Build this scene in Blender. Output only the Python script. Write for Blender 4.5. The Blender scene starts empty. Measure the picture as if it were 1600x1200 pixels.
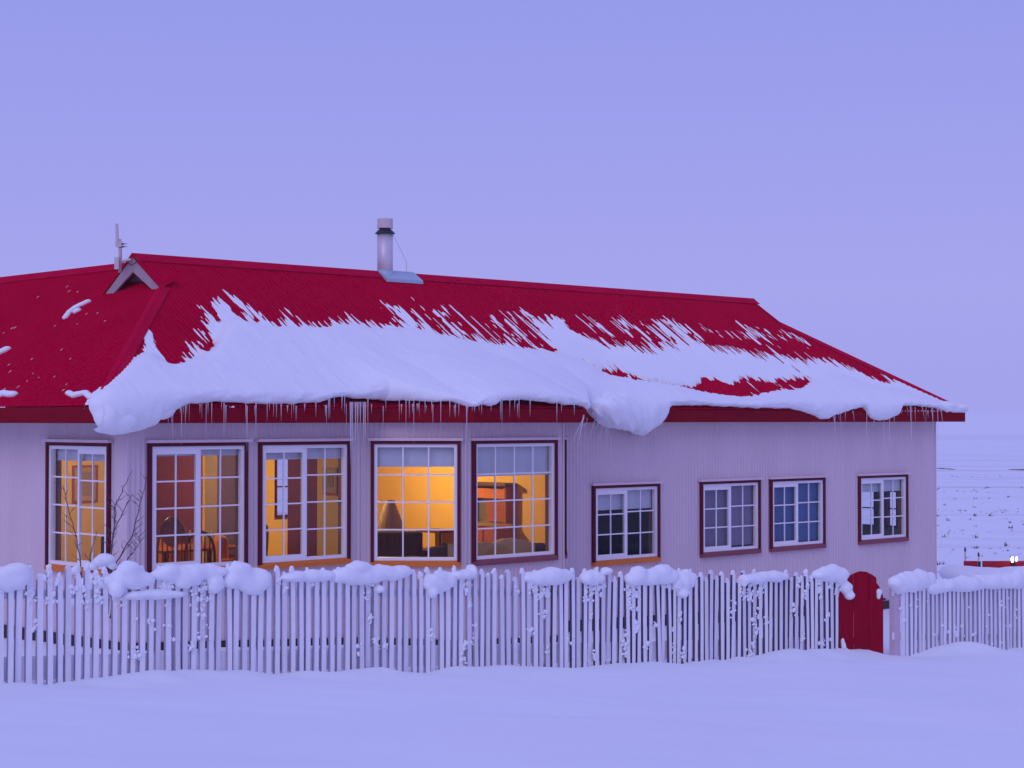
import bpy, math, random
import numpy as np
random.seed(7)
rng = np.random.default_rng(11)
C = bpy.context.scene.collection
SC = bpy.context.scene

# ------------------------------------------------------------------ camera, world, sun, exposure
F, EYE_ROW = 2820.0, 655.0                      # focal length and eye level in pixels of the 1600x1200 photograph
PITCH = math.atan((EYE_ROW - 600.0) / F)
cam = bpy.data.cameras.new('camera'); cam_o = bpy.data.objects.new('camera', cam); C.objects.link(cam_o)
cam.sensor_width = 36.0; cam.lens = F / 1600.0 * 36.0
cam.clip_start = 0.1; cam.clip_end = 9000.0
cam_o.location = (0, 0, 0); cam_o.rotation_euler = (math.radians(90) + PITCH, 0, 0)
SC.camera = cam_o

SUN_ELEV, SUN_AZ = math.radians(36), math.radians(205)   # behind the camera, a little to its left
world = bpy.data.worlds.new('World'); SC.world = world; world.use_nodes = True
nt = world.node_tree; nt.nodes.clear()
N = nt.nodes.new; LK = nt.links.new
w_out = N('ShaderNodeOutputWorld'); w_bg = N('ShaderNodeBackground'); LK(w_bg.outputs[0], w_out.inputs[0])
tc = N('ShaderNodeTexCoord'); sep = N('ShaderNodeSeparateXYZ'); LK(tc.outputs['Generated'], sep.inputs[0])
mx = N('ShaderNodeMath'); mx.operation = 'MAXIMUM'; mx.inputs[1].default_value = 0.04; LK(sep.outputs['Z'], mx.inputs[0])
cmb = N('ShaderNodeCombineXYZ'); LK(sep.outputs['X'], cmb.inputs[0]); LK(sep.outputs['Y'], cmb.inputs[1]); LK(mx.outputs[0], cmb.inputs[2])
sky = N('ShaderNodeTexSky'); sky.sky_type = 'NISHITA'; sky.sun_disc = False
sky.sun_elevation = math.radians(4); sky.sun_rotation = SUN_AZ; LK(cmb.outputs[0], sky.inputs[0])
ramp = N('ShaderNodeValToRGB'); LK(sep.outputs['Z'], ramp.inputs[0])     # even overcast of dusk, hardly changing with height
ramp.color_ramp.elements[0].position = 0.0; ramp.color_ramp.elements[0].color = (0.350, 0.355, 0.832, 1)
ramp.color_ramp.elements[1].position = 1.0; ramp.color_ramp.elements[1].color = (0.318, 0.330, 0.815, 1)
e_ = ramp.color_ramp.elements.new(0.07); e_.color = (0.372, 0.373, 0.850, 1)
e_ = ramp.color_ramp.elements.new(0.125); e_.color = (0.350, 0.356, 0.842, 1)
e_ = ramp.color_ramp.elements.new(0.23); e_.color = (0.302, 0.324, 0.826, 1)
sk_s = N('ShaderNodeVectorMath'); sk_s.operation = 'SCALE'; sk_s.inputs['Scale'].default_value = 0.10; LK(sky.outputs[0], sk_s.inputs[0])
mixw = N('ShaderNodeMixRGB'); mixw.inputs[0].default_value = 0.97; LK(sk_s.outputs[0], mixw.inputs[1]); LK(ramp.outputs[0], mixw.inputs[2])
LK(mixw.outputs[0], w_bg.inputs[0]); w_bg.inputs[1].default_value = 1.0
sun = bpy.data.lights.new('sun', 'SUN'); sun_o = bpy.data.objects.new('sun', sun); C.objects.link(sun_o)
sun.energy = 0.72; sun.angle = math.radians(45); sun.color = (0.84, 0.80, 1.0)
sun_o.rotation_euler = (math.radians(90) - SUN_ELEV, 0, math.radians(-25))
SC.view_settings.view_transform = 'Standard'; SC.view_settings.look = 'None'
SC.view_settings.gamma = 1.0; SC.view_settings.exposure = 0.03; SC.view_settings.use_curve_mapping = False
SC.cycles.use_denoising = True; SC.cycles.max_bounces = 8; SC.cycles.transparent_max_bounces = 32
SC.cycles.diffuse_bounces = 4; SC.cycles.caustics_reflective = False; SC.cycles.caustics_refractive = False

# ------------------------------------------------------------------ pixel to place helpers
def ray(x, y):
    a = (x - 800) / F; b = (600 - y) / F; c, s = math.cos(PITCH), math.sin(PITCH)
    return np.array((a, c - b * s, s + b * c))
def project(P):
    P = np.asarray(P, float); c, s = math.cos(PITCH), math.sin(PITCH)
    d = P[..., 1] * c + P[..., 2] * s; up = -P[..., 1] * s + P[..., 2] * c
    return 800 + F * P[..., 0] / d, 600 - F * up / d
TH = math.radians(43.7)
UX, UY = math.cos(TH), math.sin(TH); VX, VY = -UY, UX
W0 = (-4.85, 22.78)                              # outer corner of the house
def HP(s, n, z=0.0): return (W0[0] + s * UX + n * VX, W0[1] + s * UY + n * VY, z)
EVL, EVF = 0.60, 0.30                            # eave overhang on the ends and on the front
ZE, SL = 0.165, 0.67                             # eave top height and roof slope
LEN, DEP = 18.16, 6.04
TL, MD = LEN + 2 * EVL, DEP + 2 * EVF            # eave rectangle
MR = MD / 2                                      # ridge distance from front eave
ZR = ZE + SL * MR
GB = 2.56                                        # gablet distance from the end eaves
def RP(t, m, z=0.0): return HP(t - EVL, m - EVF, z)
FD = np.array((0.789, 0.614)); FD = FD / np.linalg.norm(FD)
FO = np.array((-4.79, 18.0))                     # fence origin
def FP(s, z=0.0, off=0.0): return (FO[0] + FD[0] * s - FD[1] * off, FO[1] + FD[1] * s + FD[0] * off, z)
def fence_s(x):                                  # pixel column to metres along the fence
    k = (x - 800) / F
    return (k * FO[1] - FO[0]) / (FD[0] - k * FD[1])
def fence_at(x, y):
    s = fence_s(x); Y = FO[1] + FD[1] * s
    d = ray(x, y); return s, d[2] / d[1] * Y

# ------------------------------------------------------------------ noise
_T = rng.random((256, 256))
def vn(x, y, seed=0):
    x = np.asarray(x, float) + seed * 17.31; y = np.asarray(y, float) + seed * 5.77
    xi = np.floor(x).astype(int); yi = np.floor(y).astype(int); fx = x - xi; fy = y - yi
    fx = fx * fx * (3 - 2 * fx); fy = fy * fy * (3 - 2 * fy)
    g = lambda a, b: _T[a % 256, b % 256]
    return (g(xi, yi) * (1 - fx) + g(xi + 1, yi) * fx) * (1 - fy) + (g(xi, yi + 1) * (1 - fx) + g(xi + 1, yi + 1) * fx) * fy
def fbm(x, y, seed=0, o=3):
    r = 0; a = 1; t = 0
    for k in range(o):
        r = r + a * vn(x * 2 ** k, y * 2 ** k, seed + k); t += a; a *= 0.5
    return r / t - 0.5
def ss(a, b, x):
    t = np.clip((np.asarray(x, float) - a) / (b - a), 0, 1); return t * t * (3 - 2 * t)

# ------------------------------------------------------------------ materials
MATS = {}
def mat(name, col, rough=0.7, var=0.12, scale=6.0, bump=0.0, bscale=40.0, stretch=(1, 1, 1), metal=0.0, spec=0.3, col2=None, emit=None, estr=0.0):
    if name in MATS: return MATS[name]
    m = bpy.data.materials.new(name); m.use_nodes = True; t = m.node_tree; b = t.nodes['Principled BSDF']
    b.inputs['Roughness'].default_value = rough; b.inputs['Metallic'].default_value = metal
    b.inputs['Specular IOR Level'].default_value = spec
    tcn = t.nodes.new('ShaderNodeTexCoord'); mp = t.nodes.new('ShaderNodeMapping'); mp.inputs['Scale'].default_value = stretch
    t.links.new(tcn.outputs['Object'], mp.inputs[0])
    nz = t.nodes.new('ShaderNodeTexNoise'); nz.inputs['Scale'].default_value = scale; nz.inputs['Detail'].default_value = 5
    t.links.new(mp.outputs[0], nz.inputs[0])
    mixn = t.nodes.new('ShaderNodeMixRGB'); t.links.new(nz.outputs['Fac'], mixn.inputs[0])
    c2 = col2 if col2 else tuple(min(1, c * (1 + var)) for c in col)
    c1 = col if col2 else tuple(c * (1 - var) for c in col)
    mixn.inputs[1].default_value = (*c1, 1); mixn.inputs[2].default_value = (*c2, 1)
    t.links.new(mixn.outputs[0], b.inputs['Base Color'])
    if bump:
        n2 = t.nodes.new('ShaderNodeTexNoise'); n2.inputs['Scale'].default_value = bscale; n2.inputs['Detail'].default_value = 4
        t.links.new(mp.outputs[0], n2.inputs[0])
        bp = t.nodes.new('ShaderNodeBump'); bp.inputs['Strength'].default_value = bump; bp.inputs['Distance'].default_value = 0.02
        t.links.new(n2.outputs['Fac'], bp.inputs['Height']); t.links.new(bp.outputs[0], b.inputs['Normal'])
    if emit:
        b.inputs['Emission Color'].default_value = (*emit, 1); b.inputs['Emission Strength'].default_value = estr
    MATS[name] = m; return m
def mat_glass(name, col, fac_min=0.0, rough=0.02):
    m = bpy.data.materials.new(name); m.use_nodes = True; t = m.node_tree; t.nodes.clear()
    o = t.nodes.new('ShaderNodeOutputMaterial'); tr = t.nodes.new('ShaderNodeBsdfTransparent'); gl = t.nodes.new('ShaderNodeBsdfGlossy')
    tr.inputs[0].default_value = (*col, 1); gl.inputs['Roughness'].default_value = rough
    fr = t.nodes.new('ShaderNodeFresnel'); fr.inputs[0].default_value = 1.45
    mi = t.nodes.new('ShaderNodeMixShader'); t.links.new(fr.outputs[0], mi.inputs[0]); t.links.new(tr.outputs[0], mi.inputs[1]); t.links.new(gl.outputs[0], mi.inputs[2])
    ge = t.nodes.new('ShaderNodeNewGeometry'); sb_ = t.nodes.new('ShaderNodeMath'); sb_.operation = 'SUBTRACT'; sb_.inputs[0].default_value = 1.0; t.links.new(ge.outputs['Backfacing'], sb_.inputs[1])
    ml = t.nodes.new('ShaderNodeMath'); ml.operation = 'MULTIPLY'; t.links.new(fr.outputs[0], ml.inputs[0]); t.links.new(sb_.outputs[0], ml.inputs[1]); t.links.new(ml.outputs[0], mi.inputs[0])
    t.links.new(mi.outputs[0], o.inputs[0]); MATS[name] = m; return m
def mat_ice(name):
    m = bpy.data.materials.new(name); m.use_nodes = True; t = m.node_tree; t.nodes.clear()
    o = t.nodes.new('ShaderNodeOutputMaterial'); tr = t.nodes.new('ShaderNodeBsdfTransparent'); pb = t.nodes.new('ShaderNodeBsdfPrincipled')
    pb.inputs['Base Color'].default_value = (0.85, 0.86, 0.92, 1); pb.inputs['Roughness'].default_value = 0.12
    nz = t.nodes.new('ShaderNodeTexNoise'); nz.inputs['Scale'].default_value = 25
    mr = t.nodes.new('ShaderNodeMapRange'); mr.inputs[3].default_value = 0.05; mr.inputs[4].default_value = 0.75
    t.links.new(nz.outputs['Fac'], mr.inputs[0])
    mi = t.nodes.new('ShaderNodeMixShader'); t.links.new(mr.outputs[0], mi.inputs[0])
    t.links.new(tr.outputs[0], mi.inputs[1]); t.links.new(pb.outputs[0], mi.inputs[2]); t.links.new(mi.outputs[0], o.inputs[0])
    MATS[name] = m; return m
M_SNOW = mat('snow', (0.87, 0.875, 0.91), 0.95, 0.025, 1.5, 0.12, 14.0, spec=0.15)
M_SNOWG = mat('snow_ground', (0.855, 0.875, 0.92), 0.95, 0.03, 0.35, 0.18, 5.0, stretch=(1.0, 0.5, 1), spec=0.12)
M_ROOF = mat('red_roof_iron', (0.46, 0.0008, 0.032), 0.7, 0.14, 1.1, 0.05, 9, spec=0.0)
M_CAP = mat('red_ridge_cap', (0.52, 0.004, 0.046), 0.6, 0.12, 2.5, 0.03, 9, spec=0.0)
M_FASC = mat('red_fascia_board', (0.23, 0.004, 0.016), 0.8, 0.22, 3.0, 0.1, 30, stretch=(1, 1, 3), spec=0.03)
M_WALL = mat('beige_cladding', (0.68, 0.535, 0.575), 0.75, 0.10, 1.6, stretch=(1, 1, 0.22), spec=0.1)
M_PLINTH = mat('dark_plinth', (0.045, 0.035, 0.04), 0.9, 0.25, 4)
M_TRIM = mat('maroon_trim', (0.115, 0.010, 0.024), 0.6, 0.2, 9, 0.1, 50, spec=0.1)
M_FLASH = mat('pink_flashing', (0.72, 0.54, 0.58), 0.5, 0.1, 7)
M_SILLO = mat('orange_wood_sill', (0.72, 0.19, 0.030), 0.6, 0.2, 9, 0.1, 50, stretch=(1, 1, 6))
M_SILLP = mat('maroon_wood_sill', (0.26, 0.07, 0.09), 0.7, 0.25, 9, 0.1, 50, stretch=(1, 1, 6))
M_WHITE = mat('white_window_vinyl', (0.88, 0.82, 0.84), 0.4, 0.05, 5, spec=0.35)
M_LINER = mat('brown_jamb_liner', (0.24, 0.085, 0.06), 0.6, 0.2, 8)
M_PSIDE = mat('shaded_picket_edge', (0.10, 0.075, 0.12), 0.9, 0.25, 8)  # shade in the gaps between pickets, painted dark onto their side faces
M_PSIDE2 = mat('half_shaded_picket_edge', (0.40, 0.36, 0.46), 0.9, 0.2, 8)  # paler painted gap shade for the remaining pickets
M_POST = mat('mauve_post_paint', (0.58, 0.46, 0.54), 0.8, 0.12, 6)
M_GLASS = mat_glass('window_glass', (0.95, 0.96, 0.97))
M_ICE = mat_ice('icicle_ice')
M_PICK = mat('white_picket_paint', (0.86, 0.83, 0.88), 0.7, 0.08, 7, 0.15, 30, stretch=(4, 4, 1), spec=0.2)
M_PICK2 = mat('grey_weathered_paint', (0.76, 0.72, 0.78), 0.8, 0.12, 7, 0.2, 30, stretch=(4, 4, 1), spec=0.2)
M_GATE = mat('red_gate_paint', (0.33, 0.001, 0.020), 0.75, 0.30, 5, 0.15, 30, stretch=(3, 3, 0.6), spec=0.03)
M_GALV = mat('galvanised_steel', (0.66, 0.60, 0.66), 0.42, 0.12, 5, metal=0.25, stretch=(1, 1, 0.4))
M_GALVB = mat('blue_grey_flashing', (0.42, 0.52, 0.62), 0.45, 0.1, 4, metal=0.2)
M_DARK = mat('dark_metal', (0.03, 0.028, 0.04), 0.5, 0.2, 8)
M_MAST = mat('grey_plastic', (0.62, 0.52, 0.52), 0.5, 0.08, 8)
M_GABL = mat('grey_barge_board', (0.40, 0.30, 0.33), 0.7, 0.15, 6, 0.1, 40)
M_BARK = mat('bare_bark', (0.14, 0.10, 0.11), 0.9, 0.3, 30, 0.3, 60)
M_TUSS = mat('dead_grass', (0.17, 0.14, 0.15), 0.95, 0.3, 10)
M_BLIND = mat('pale_roller_blind', (0.62, 0.62, 0.66), 0.85, 0.04, 4)
M_BLINDB = mat('blue_curtain', (0.075, 0.135, 0.30), 0.9, 0.2, 3, stretch=(1, 1, 0.3))
M_BLINDV = mat('violet_grey_curtain', (0.24, 0.19, 0.28), 0.9, 0.25, 3, stretch=(1, 1, 0.3))
M_YEL = mat('yellow_wall_paint', (0.78, 0.44, 0.10), 0.8, 0.05, 3)
M_OCH = mat('ochre_wall_paint', (0.78, 0.48, 0.12), 0.8, 0.06, 3)
M_MAR = mat('maroon_wall_paint', (0.20, 0.040, 0.085), 0.8, 0.1, 3)
M_GBR = mat('taupe_wall_paint', (0.34, 0.22, 0.17), 0.8, 0.1, 3)
M_PUR = mat('violet_curtain_cloth', (0.12, 0.07, 0.14), 0.9, 0.2, 6, stretch=(1, 1, 0.2))
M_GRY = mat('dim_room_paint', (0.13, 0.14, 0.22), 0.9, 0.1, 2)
M_CEIL = mat('ceiling_paint', (0.70, 0.62, 0.50), 0.9, 0.04, 2)
M_FLOOR = mat('floor_boards', (0.16, 0.08, 0.045), 0.5, 0.3, 4, stretch=(1, 8, 1))
M_WOOD = mat('dark_stained_wood', (0.11, 0.035, 0.02), 0.45, 0.3, 6, stretch=(1, 1, 5))
M_WOODR = mat('red_stained_wood', (0.36, 0.085, 0.035), 0.45, 0.25, 6, stretch=(1, 1, 5))
M_WOODD = mat('mahogany', (0.30, 0.07, 0.04), 0.4, 0.3, 6)
M_SOFA = mat('plum_upholstery', (0.075, 0.035, 0.045), 0.95, 0.25, 20, 0.2, 90)
M_THROW = mat('tan_throw', (0.46, 0.28, 0.14), 0.95, 0.2, 14, 0.3, 60)
M_NAVY = mat('navy_cloth', (0.02, 0.025, 0.075), 0.95, 0.25, 12, 0.3, 50)
M_ORNG = mat('orange_upholstery', (0.62, 0.16, 0.03), 0.9, 0.15, 10, 0.2, 60)
M_PIC = mat('picture_paper', (0.58, 0.40, 0.20), 0.6, 0.4, 7, col2=(0.42, 0.20, 0.10))
M_MIRR = mat('old_mirror', (0.30, 0.24, 0.22), 0.25, 0.3, 3, metal=0.6)
M_BRASS = mat('brass', (0.75, 0.5, 0.18), 0.3, 0.1, 5, metal=0.8)
M_RED = mat('red_barrier_paint', (0.42, 0.006, 0.02), 0.6, 0.15, 6)
M_LAMPG = mat('lit_lamp_glass', (1, 0.95, 0.85), 0.4, 0.01, 3, emit=(1.0, 0.93, 0.80), estr=3.0)
M_SHADE = mat('warm_lamp_shade', (0.9, 0.7, 0.4), 0.7, 0.05, 3, emit=(1.0, 0.55, 0.16), estr=2.2)
M_STONE = mat('field_stone', (0.16, 0.14, 0.15), 0.95, 0.3, 8, 0.3, 30)

# thin, wind-scoured streaks far out in the field
t_ = M_SNOWG.node_tree; pb_ = t_.nodes['Principled BSDF']; old = pb_.inputs['Base Color'].links[0].from_socket
tc_ = t_.nodes.new('ShaderNodeTexCoord'); mp_ = t_.nodes.new('ShaderNodeMapping'); mp_.inputs['Scale'].default_value = (0.02, 0.16, 1); t_.links.new(tc_.outputs['Object'], mp_.inputs[0])
nz_n = t_.nodes.new('ShaderNodeTexNoise'); nz_n.inputs['Scale'].default_value = 1.0; nz_n.inputs['Detail'].default_value = 6; t_.links.new(mp_.outputs[0], nz_n.inputs[0])
r1 = t_.nodes.new('ShaderNodeMapRange'); r1.inputs[1].default_value = 0.52; r1.inputs[2].default_value = 0.70; r1.inputs[4].default_value = 0.55; t_.links.new(nz_n.outputs['Fac'], r1.inputs[0])
sp_ = t_.nodes.new('ShaderNodeSeparateXYZ'); t_.links.new(tc_.outputs['Object'], sp_.inputs[0])
r2 = t_.nodes.new('ShaderNodeMapRange'); r2.inputs[1].default_value = 45; r2.inputs[2].default_value = 80; t_.links.new(sp_.outputs['Y'], r2.inputs[0])
mu = t_.nodes.new('ShaderNodeMath'); mu.operation = 'MULTIPLY'; t_.links.new(r1.outputs[0], mu.inputs[0]); t_.links.new(r2.outputs[0], mu.inputs[1])
mxn = t_.nodes.new('ShaderNodeMixRGB'); t_.links.new(mu.outputs[0], mxn.inputs[0]); t_.links.new(old, mxn.inputs[1]); mxn.inputs[2].default_value = (0.50, 0.46, 0.50, 1); t_.links.new(mxn.outputs[0], pb_.inputs['Base Color'])

# ------------------------------------------------------------------ mesh helpers
class MB:
    def __init__(self): self.v = []; self.f = []
    def add(self, vs, fs):
        k = len(self.v); self.v += [tuple(map(float, p)) for p in vs]; self.f += [tuple(i + k for i in q) for q in fs]; return self
    def box(self, fr, x0, x1, y0, y1, z0, z1):
        p = [fr(x, y, z) for z in (z0, z1) for y in (y0, y1) for x in (x0, x1)]
        return self.add(p, [(0, 2, 3, 1), (4, 5, 7, 6), (0, 1, 5, 4), (1, 3, 7, 5), (3, 2, 6, 7), (2, 0, 4, 6)])
    def tube(self, pts, rad, n=8, cap=True):
        pts = [np.array(p, float) for p in pts]; rings = []
        if not hasattr(rad, '__len__'): rad = [rad] * len(pts)
        for i, p in enumerate(pts):
            d = pts[min(i + 1, len(pts) - 1)] - pts[max(i - 1, 0)]; d = d / (np.linalg.norm(d) + 1e-9)
            a = np.cross(d, (0.31, 0.95, 0.05) if abs(d[2]) > 0.8 else (0, 0, 1)); a /= np.linalg.norm(a); b = np.cross(d, a)
            rings.append([p + rad[i] * (math.cos(2 * math.pi * k / n) * a + math.sin(2 * math.pi * k / n) * b) for k in range(n)])
        vs = [q for r in rings for q in r]; fs = []
        for i in range(len(pts) - 1):
            for k in range(n):
                fs.append((i * n + k, i * n + (k + 1) % n, (i + 1) * n + (k + 1) % n, (i + 1) * n + k))
        if cap: fs += [tuple(range(n))[::-1], tuple((len(pts) - 1) * n + k for k in range(n))]
        return self.add(vs, fs)
    def prism(self, fr, poly, y0, y1):            # polygon in (x, z) of the frame, extruded along y
        n = len(poly); vs = [fr(x, y0, z) for x, z in poly] + [fr(x, y1, z) for x, z in poly]
        return self.add(vs, [tuple(range(n)), tuple(range(2 * n - 1, n - 1, -1))] + [(i, i + n, (i + 1) % n + n, (i + 1) % n) for i in range(n)])
    def build(self, name, m, parent=None, origin=None, smooth=False, bevel=0.0):
        return link(name, self.v, self.f, m, parent, origin, smooth, bevel)
def link(name, v, f, m, parent=None, origin=None, smooth=False, bevel=0.0):
    v = np.asarray(v, float)
    if origin is None: origin = base_of(parent) if parent else (0, 0, 0)
    me = bpy.data.meshes.new(name); me.from_pydata((v - np.array(origin)).tolist(), [], f); me.update()
    if m: me.materials.append(m)
    if smooth:
        me.polygons.foreach_set('use_smooth', [True] * len(me.polygons))
    o = bpy.data.objects.new(name, me); C.objects.link(o)
    if parent: o.parent = parent; o.location = np.array(origin) - np.array(base_of(parent))
    else: o.location = origin
    o['base'] = [float(x) for x in origin]
    if bevel:
        b = o.modifiers.new('bevel', 'BEVEL'); b.width = bevel; b.segments = 2; b.limit_method = 'ANGLE'
    return o
def base_of(o): return tuple(o['base'])
def thing(name, label, cat, loc, group=None):
    o = bpy.data.objects.new(name, None); C.objects.link(o); o.location = loc; o['base'] = [float(x) for x in loc]
    o.empty_display_size = 0.2
    return tag(o, label, cat, group)
def tag(o, label=None, cat=None, group=None, kind=None):
    if label: o['label'] = label
    if cat: o['category'] = cat
    if group: o['group'] = group
    if kind: o['kind'] = kind
    return o
def WF(x, y, z): return (x, y, z)
def frame2(ox, oy, dx, dy, oz=0.0):             # x along (dx,dy), y along the normal to its left, z up
    def fr(x, y, z): return (ox + dx * x - dy * y, oy + dy * x + dx * y, oz + z)
    return fr
def HF(s, n, z): return HP(s, n, z)

def surface_nets(fld, org, h):
    s = fld > 0
    nx, ny, nz = fld.shape
    c = np.zeros((nx - 1, ny - 1, nz - 1), int)
    for i in (0, 1):
        for j in (0, 1):
            for k in (0, 1): c += s[i:nx - 1 + i, j:ny - 1 + j, k:nz - 1 + k]
    act = (c > 0) & (c < 8); idx = -np.ones(act.shape, int); A = np.argwhere(act); idx[act] = np.arange(len(A))
    acc = np.zeros((len(A), 3)); cnt = np.zeros(len(A))
    for ax in range(3):
        o1, o2 = [a for a in range(3) if a != ax]
        for a in (0, 1):
            for b in (0, 1):
                p0 = A.copy(); p0[:, o1] += a; p0[:, o2] += b; p1 = p0.copy(); p1[:, ax] += 1
                f0 = fld[tuple(p0.T)]; f1 = fld[tuple(p1.T)]; m = (f0 > 0) != (f1 > 0)
                t = np.where(m, f0 / np.where(m, f0 - f1, 1), 0); q = p0.astype(float); q[:, ax] += t
                acc[m] += q[m]; cnt[m] += 1
    V = acc / cnt[:, None] * h + np.array(org); faces = []
    for ax in range(3):
        o1, o2 = [(1, 2), (2, 0), (0, 1)][ax]
        sl0 = [slice(None)] * 3; sl1 = [slice(None)] * 3; sl0[ax] = slice(0, -1); sl1[ax] = slice(1, None)
        e = np.argwhere(s[tuple(sl0)] != s[tuple(sl1)])
        e = e[(e[:, o1] > 0) & (e[:, o2] > 0) & (e[:, o1] < fld.shape[o1] - 1) & (e[:, o2] < fld.shape[o2] - 1)]
        ins = s[tuple(e.T)]
        def cc(a, b):
            q = e.copy(); q[:, o1] -= a; q[:, o2] -= b; return idx[tuple(q.T)]
        Q = np.stack([cc(0, 0), cc(1, 0), cc(1, 1), cc(0, 1)], 1); Q[~ins] = Q[~ins][:, ::-1]
        faces.append(Q[(Q >= 0).all(1)])
    return V, np.concatenate(faces).tolist()
def blob(name, parts, m, parent=None, h=0.018, amp=0.10, nscale=9.0, seed=0, origin=None):
    """smooth lump from ellipsoids (centre, radii along fr axes): metaball field on a grid"""
    P = np.array([p[0] for p in parts]); R = np.array([p[1] for p in parts])
    lo = (P - R.max(1, keepdims=True) * 1.5).min(0); hi = (P + R.max(1, keepdims=True) * 1.5).max(0)
    n = np.ceil((hi - lo) / h).astype(int) + 2
    g = np.stack(np.meshgrid(*[lo[i] + h * np.arange(n[i]) for i in range(3)], indexing='ij'), -1)
    fld = np.zeros(g.shape[:3])
    for p in parts:
        c, r = np.array(p[0]), np.array(p[1]); d = g - c
        if len(p) > 2:
            a = p[2]; d = np.stack([d[..., 0] * a[0] + d[..., 1] * a[1], -d[..., 0] * a[1] + d[..., 1] * a[0], d[..., 2]], -1)
        fld += np.exp(-2.2 * ((d / r) ** 2).sum(-1))
    nz = fbm(g[..., 0] * nscale + g[..., 2] * nscale * 0.7, g[..., 1] * nscale + g[..., 2] * nscale * 0.9, seed, 4)
    fld = fld - math.exp(-2.2) * (1 + amp * 8 * nz)
    V, Fc = surface_nets(fld, lo, h)
    return link(name, V, Fc, m, parent, origin if origin is not None else (None if parent else tuple(P[0])), True)

# ------------------------------------------------------------------ ground
def ground_z(X, Y):
    X = np.asarray(X, float); Y = np.asarray(Y, float)
    d = Y
    g = np.interp(d, [-4000, -30, 0, 18, 26, 36, 60, 150, 400, 1000, 3000, 6000], [-1.2, -1.3, -1.65, -2.75, -3.24, -3.45, -4.2, -5.6, -8.5, -14.5, -36, -70])
    g = g - 0.0278 * np.clip(X, -18, 18) * np.exp(-(np.maximum(Y, 0) / 90) ** 2)
    g = g + 0.10 * fbm(X * 0.16, Y * 0.22, 3, 2) + 0.05 * fbm(X * 0.6 + 0.5 * Y, Y * 1.4, 5, 3)
    far = ss(60, 300, Y); g = g + far * (1.2 * fbm(X * 0.008, Y * 0.006, 21, 3))
    # drift along the foot of the fence, scoured here and there
    s = (X - FO[0]) * FD[0] + (Y - FO[1]) * FD[1]; o = -(X - FO[0]) * FD[1] + (Y - FO[1]) * FD[0]
    k = np.exp(-((o + 0.15) / 0.38) ** 2) * (s > -6) * (s < 23)
    g = g + k * (0.46 * fbm(s * 0.85, o * 0.3, 9, 4) + 0.03 - 0.13 * ss(2.6, -0.2, s))
    return g
def axis(segs):
    r = []
    for a, b, n in segs: r += list(np.linspace(a, b, n, endpoint=False))
    return np.array(r + [segs[-1][1]])
gx = axis([(-5000, -600, 12), (-600, -60, 18), (-60, -9, 26), (-9, 11, 180), (11, 40, 60), (40, 200, 32), (200, 1400, 24), (1400, 5000, 10)])
gy = axis([(-400, -20, 8), (-20, 8, 28), (8, 16, 50), (16, 29, 150), (29, 60, 60), (60, 200, 50), (200, 800, 40), (800, 5600, 30)])
GX, GY = np.meshgrid(gx, gy, indexing='ij'); GZ = ground_z(GX, GY)
nyg = len(gy); I = np.arange(len(gx) * nyg).reshape(len(gx), nyg)
Q = np.stack([I[:-1, :-1], I[1:, :-1], I[1:, 1:], I[:-1, 1:]], -1).reshape(-1, 4)
g_o = link('snowy_ground', np.stack([GX, GY, GZ], -1).reshape(-1, 3), Q.tolist(), M_SNOWG, smooth=True)
tag(g_o, kind='structure')
# far low shore seen through the mist
hv, hf = [], []
xs = np.linspace(-3500, 4500, 160); hz = 16 + 22 * np.clip(fbm(xs * 0.0012, xs * 0, 31, 4) + 0.35, 0.05, 1)
for i, x in enumerate(xs):
    zb = float(ground_z(x, 4300)) - 6
    hv += [(x, 3600, zb + 8 - 6), (x, 4300, zb + hz[i]), (x, 5200, zb - 20)]
    if i: k = 3 * i; hf += [(k - 3, k, k + 1, k - 2), (k - 2, k + 1, k + 2, k - 1)]
M_SHORE = mat('far_shore_snow', (0.60, 0.58, 0.66), 0.95, 0.12, 0.01)
tag(link('far_hills', hv, hf, M_SHORE, smooth=True), kind='structure')

# ------------------------------------------------------------------ house: walls
house = thing('lodge_house', 'long low lodge with red iron roof, beige ribbed walls and lit bay windows', 'house', HP(0, 0, -3.0))
PITCHW = 0.076
def corr_wall(name, fr, L, z0, z1, openings=(), amp=0.007):
    """ribbed sheet cladding in frame (x along, y outward, z up), cut round the openings"""
    xs = list(np.arange(0, L, PITCHW / 6)) + [L]
    for a, b, c, d in openings: xs += [a, b]
    xs = sorted(x for x in set(round(x, 5) for x in xs) if 0 <= x <= L)
    mb = MB()
    prof = lambda x: amp * math.tanh(1.6 * math.sin(2 * math.pi * x / PITCHW))
    zz0 = z0 if callable(z0) else (lambda x: z0)
    for a, b in zip(xs[:-1], xs[1:]):
        if b - a < 1e-6: continue
        mid = (a + b) / 2; iv = [(None, z1)]
        cuts = sorted([(o[2], o[3]) for o in openings if o[0] - 1e-6 < mid < o[1] + 1e-6])
        lo = None; spans = []
        for c, d in cuts: spans.append((lo, c)); lo = d
        spans.append((lo, z1))
        for c, d in spans:
            ca = zz0(a) if c is None else c; cb = zz0(b) if c is None else c
            mb.add([fr(a, prof(a), ca), fr(b, prof(b), cb), fr(b, prof(b), d), fr(a, prof(a), d)], [(0, 1, 2, 3)])
    return mb.build(name, M_WALL, house)
ZC = -0.045                                      # underside of the eave
BAY = [(3.815, 0.0), (4.85, -0.99), (6.81, -0.99), (7.80, 0.0)]
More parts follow.
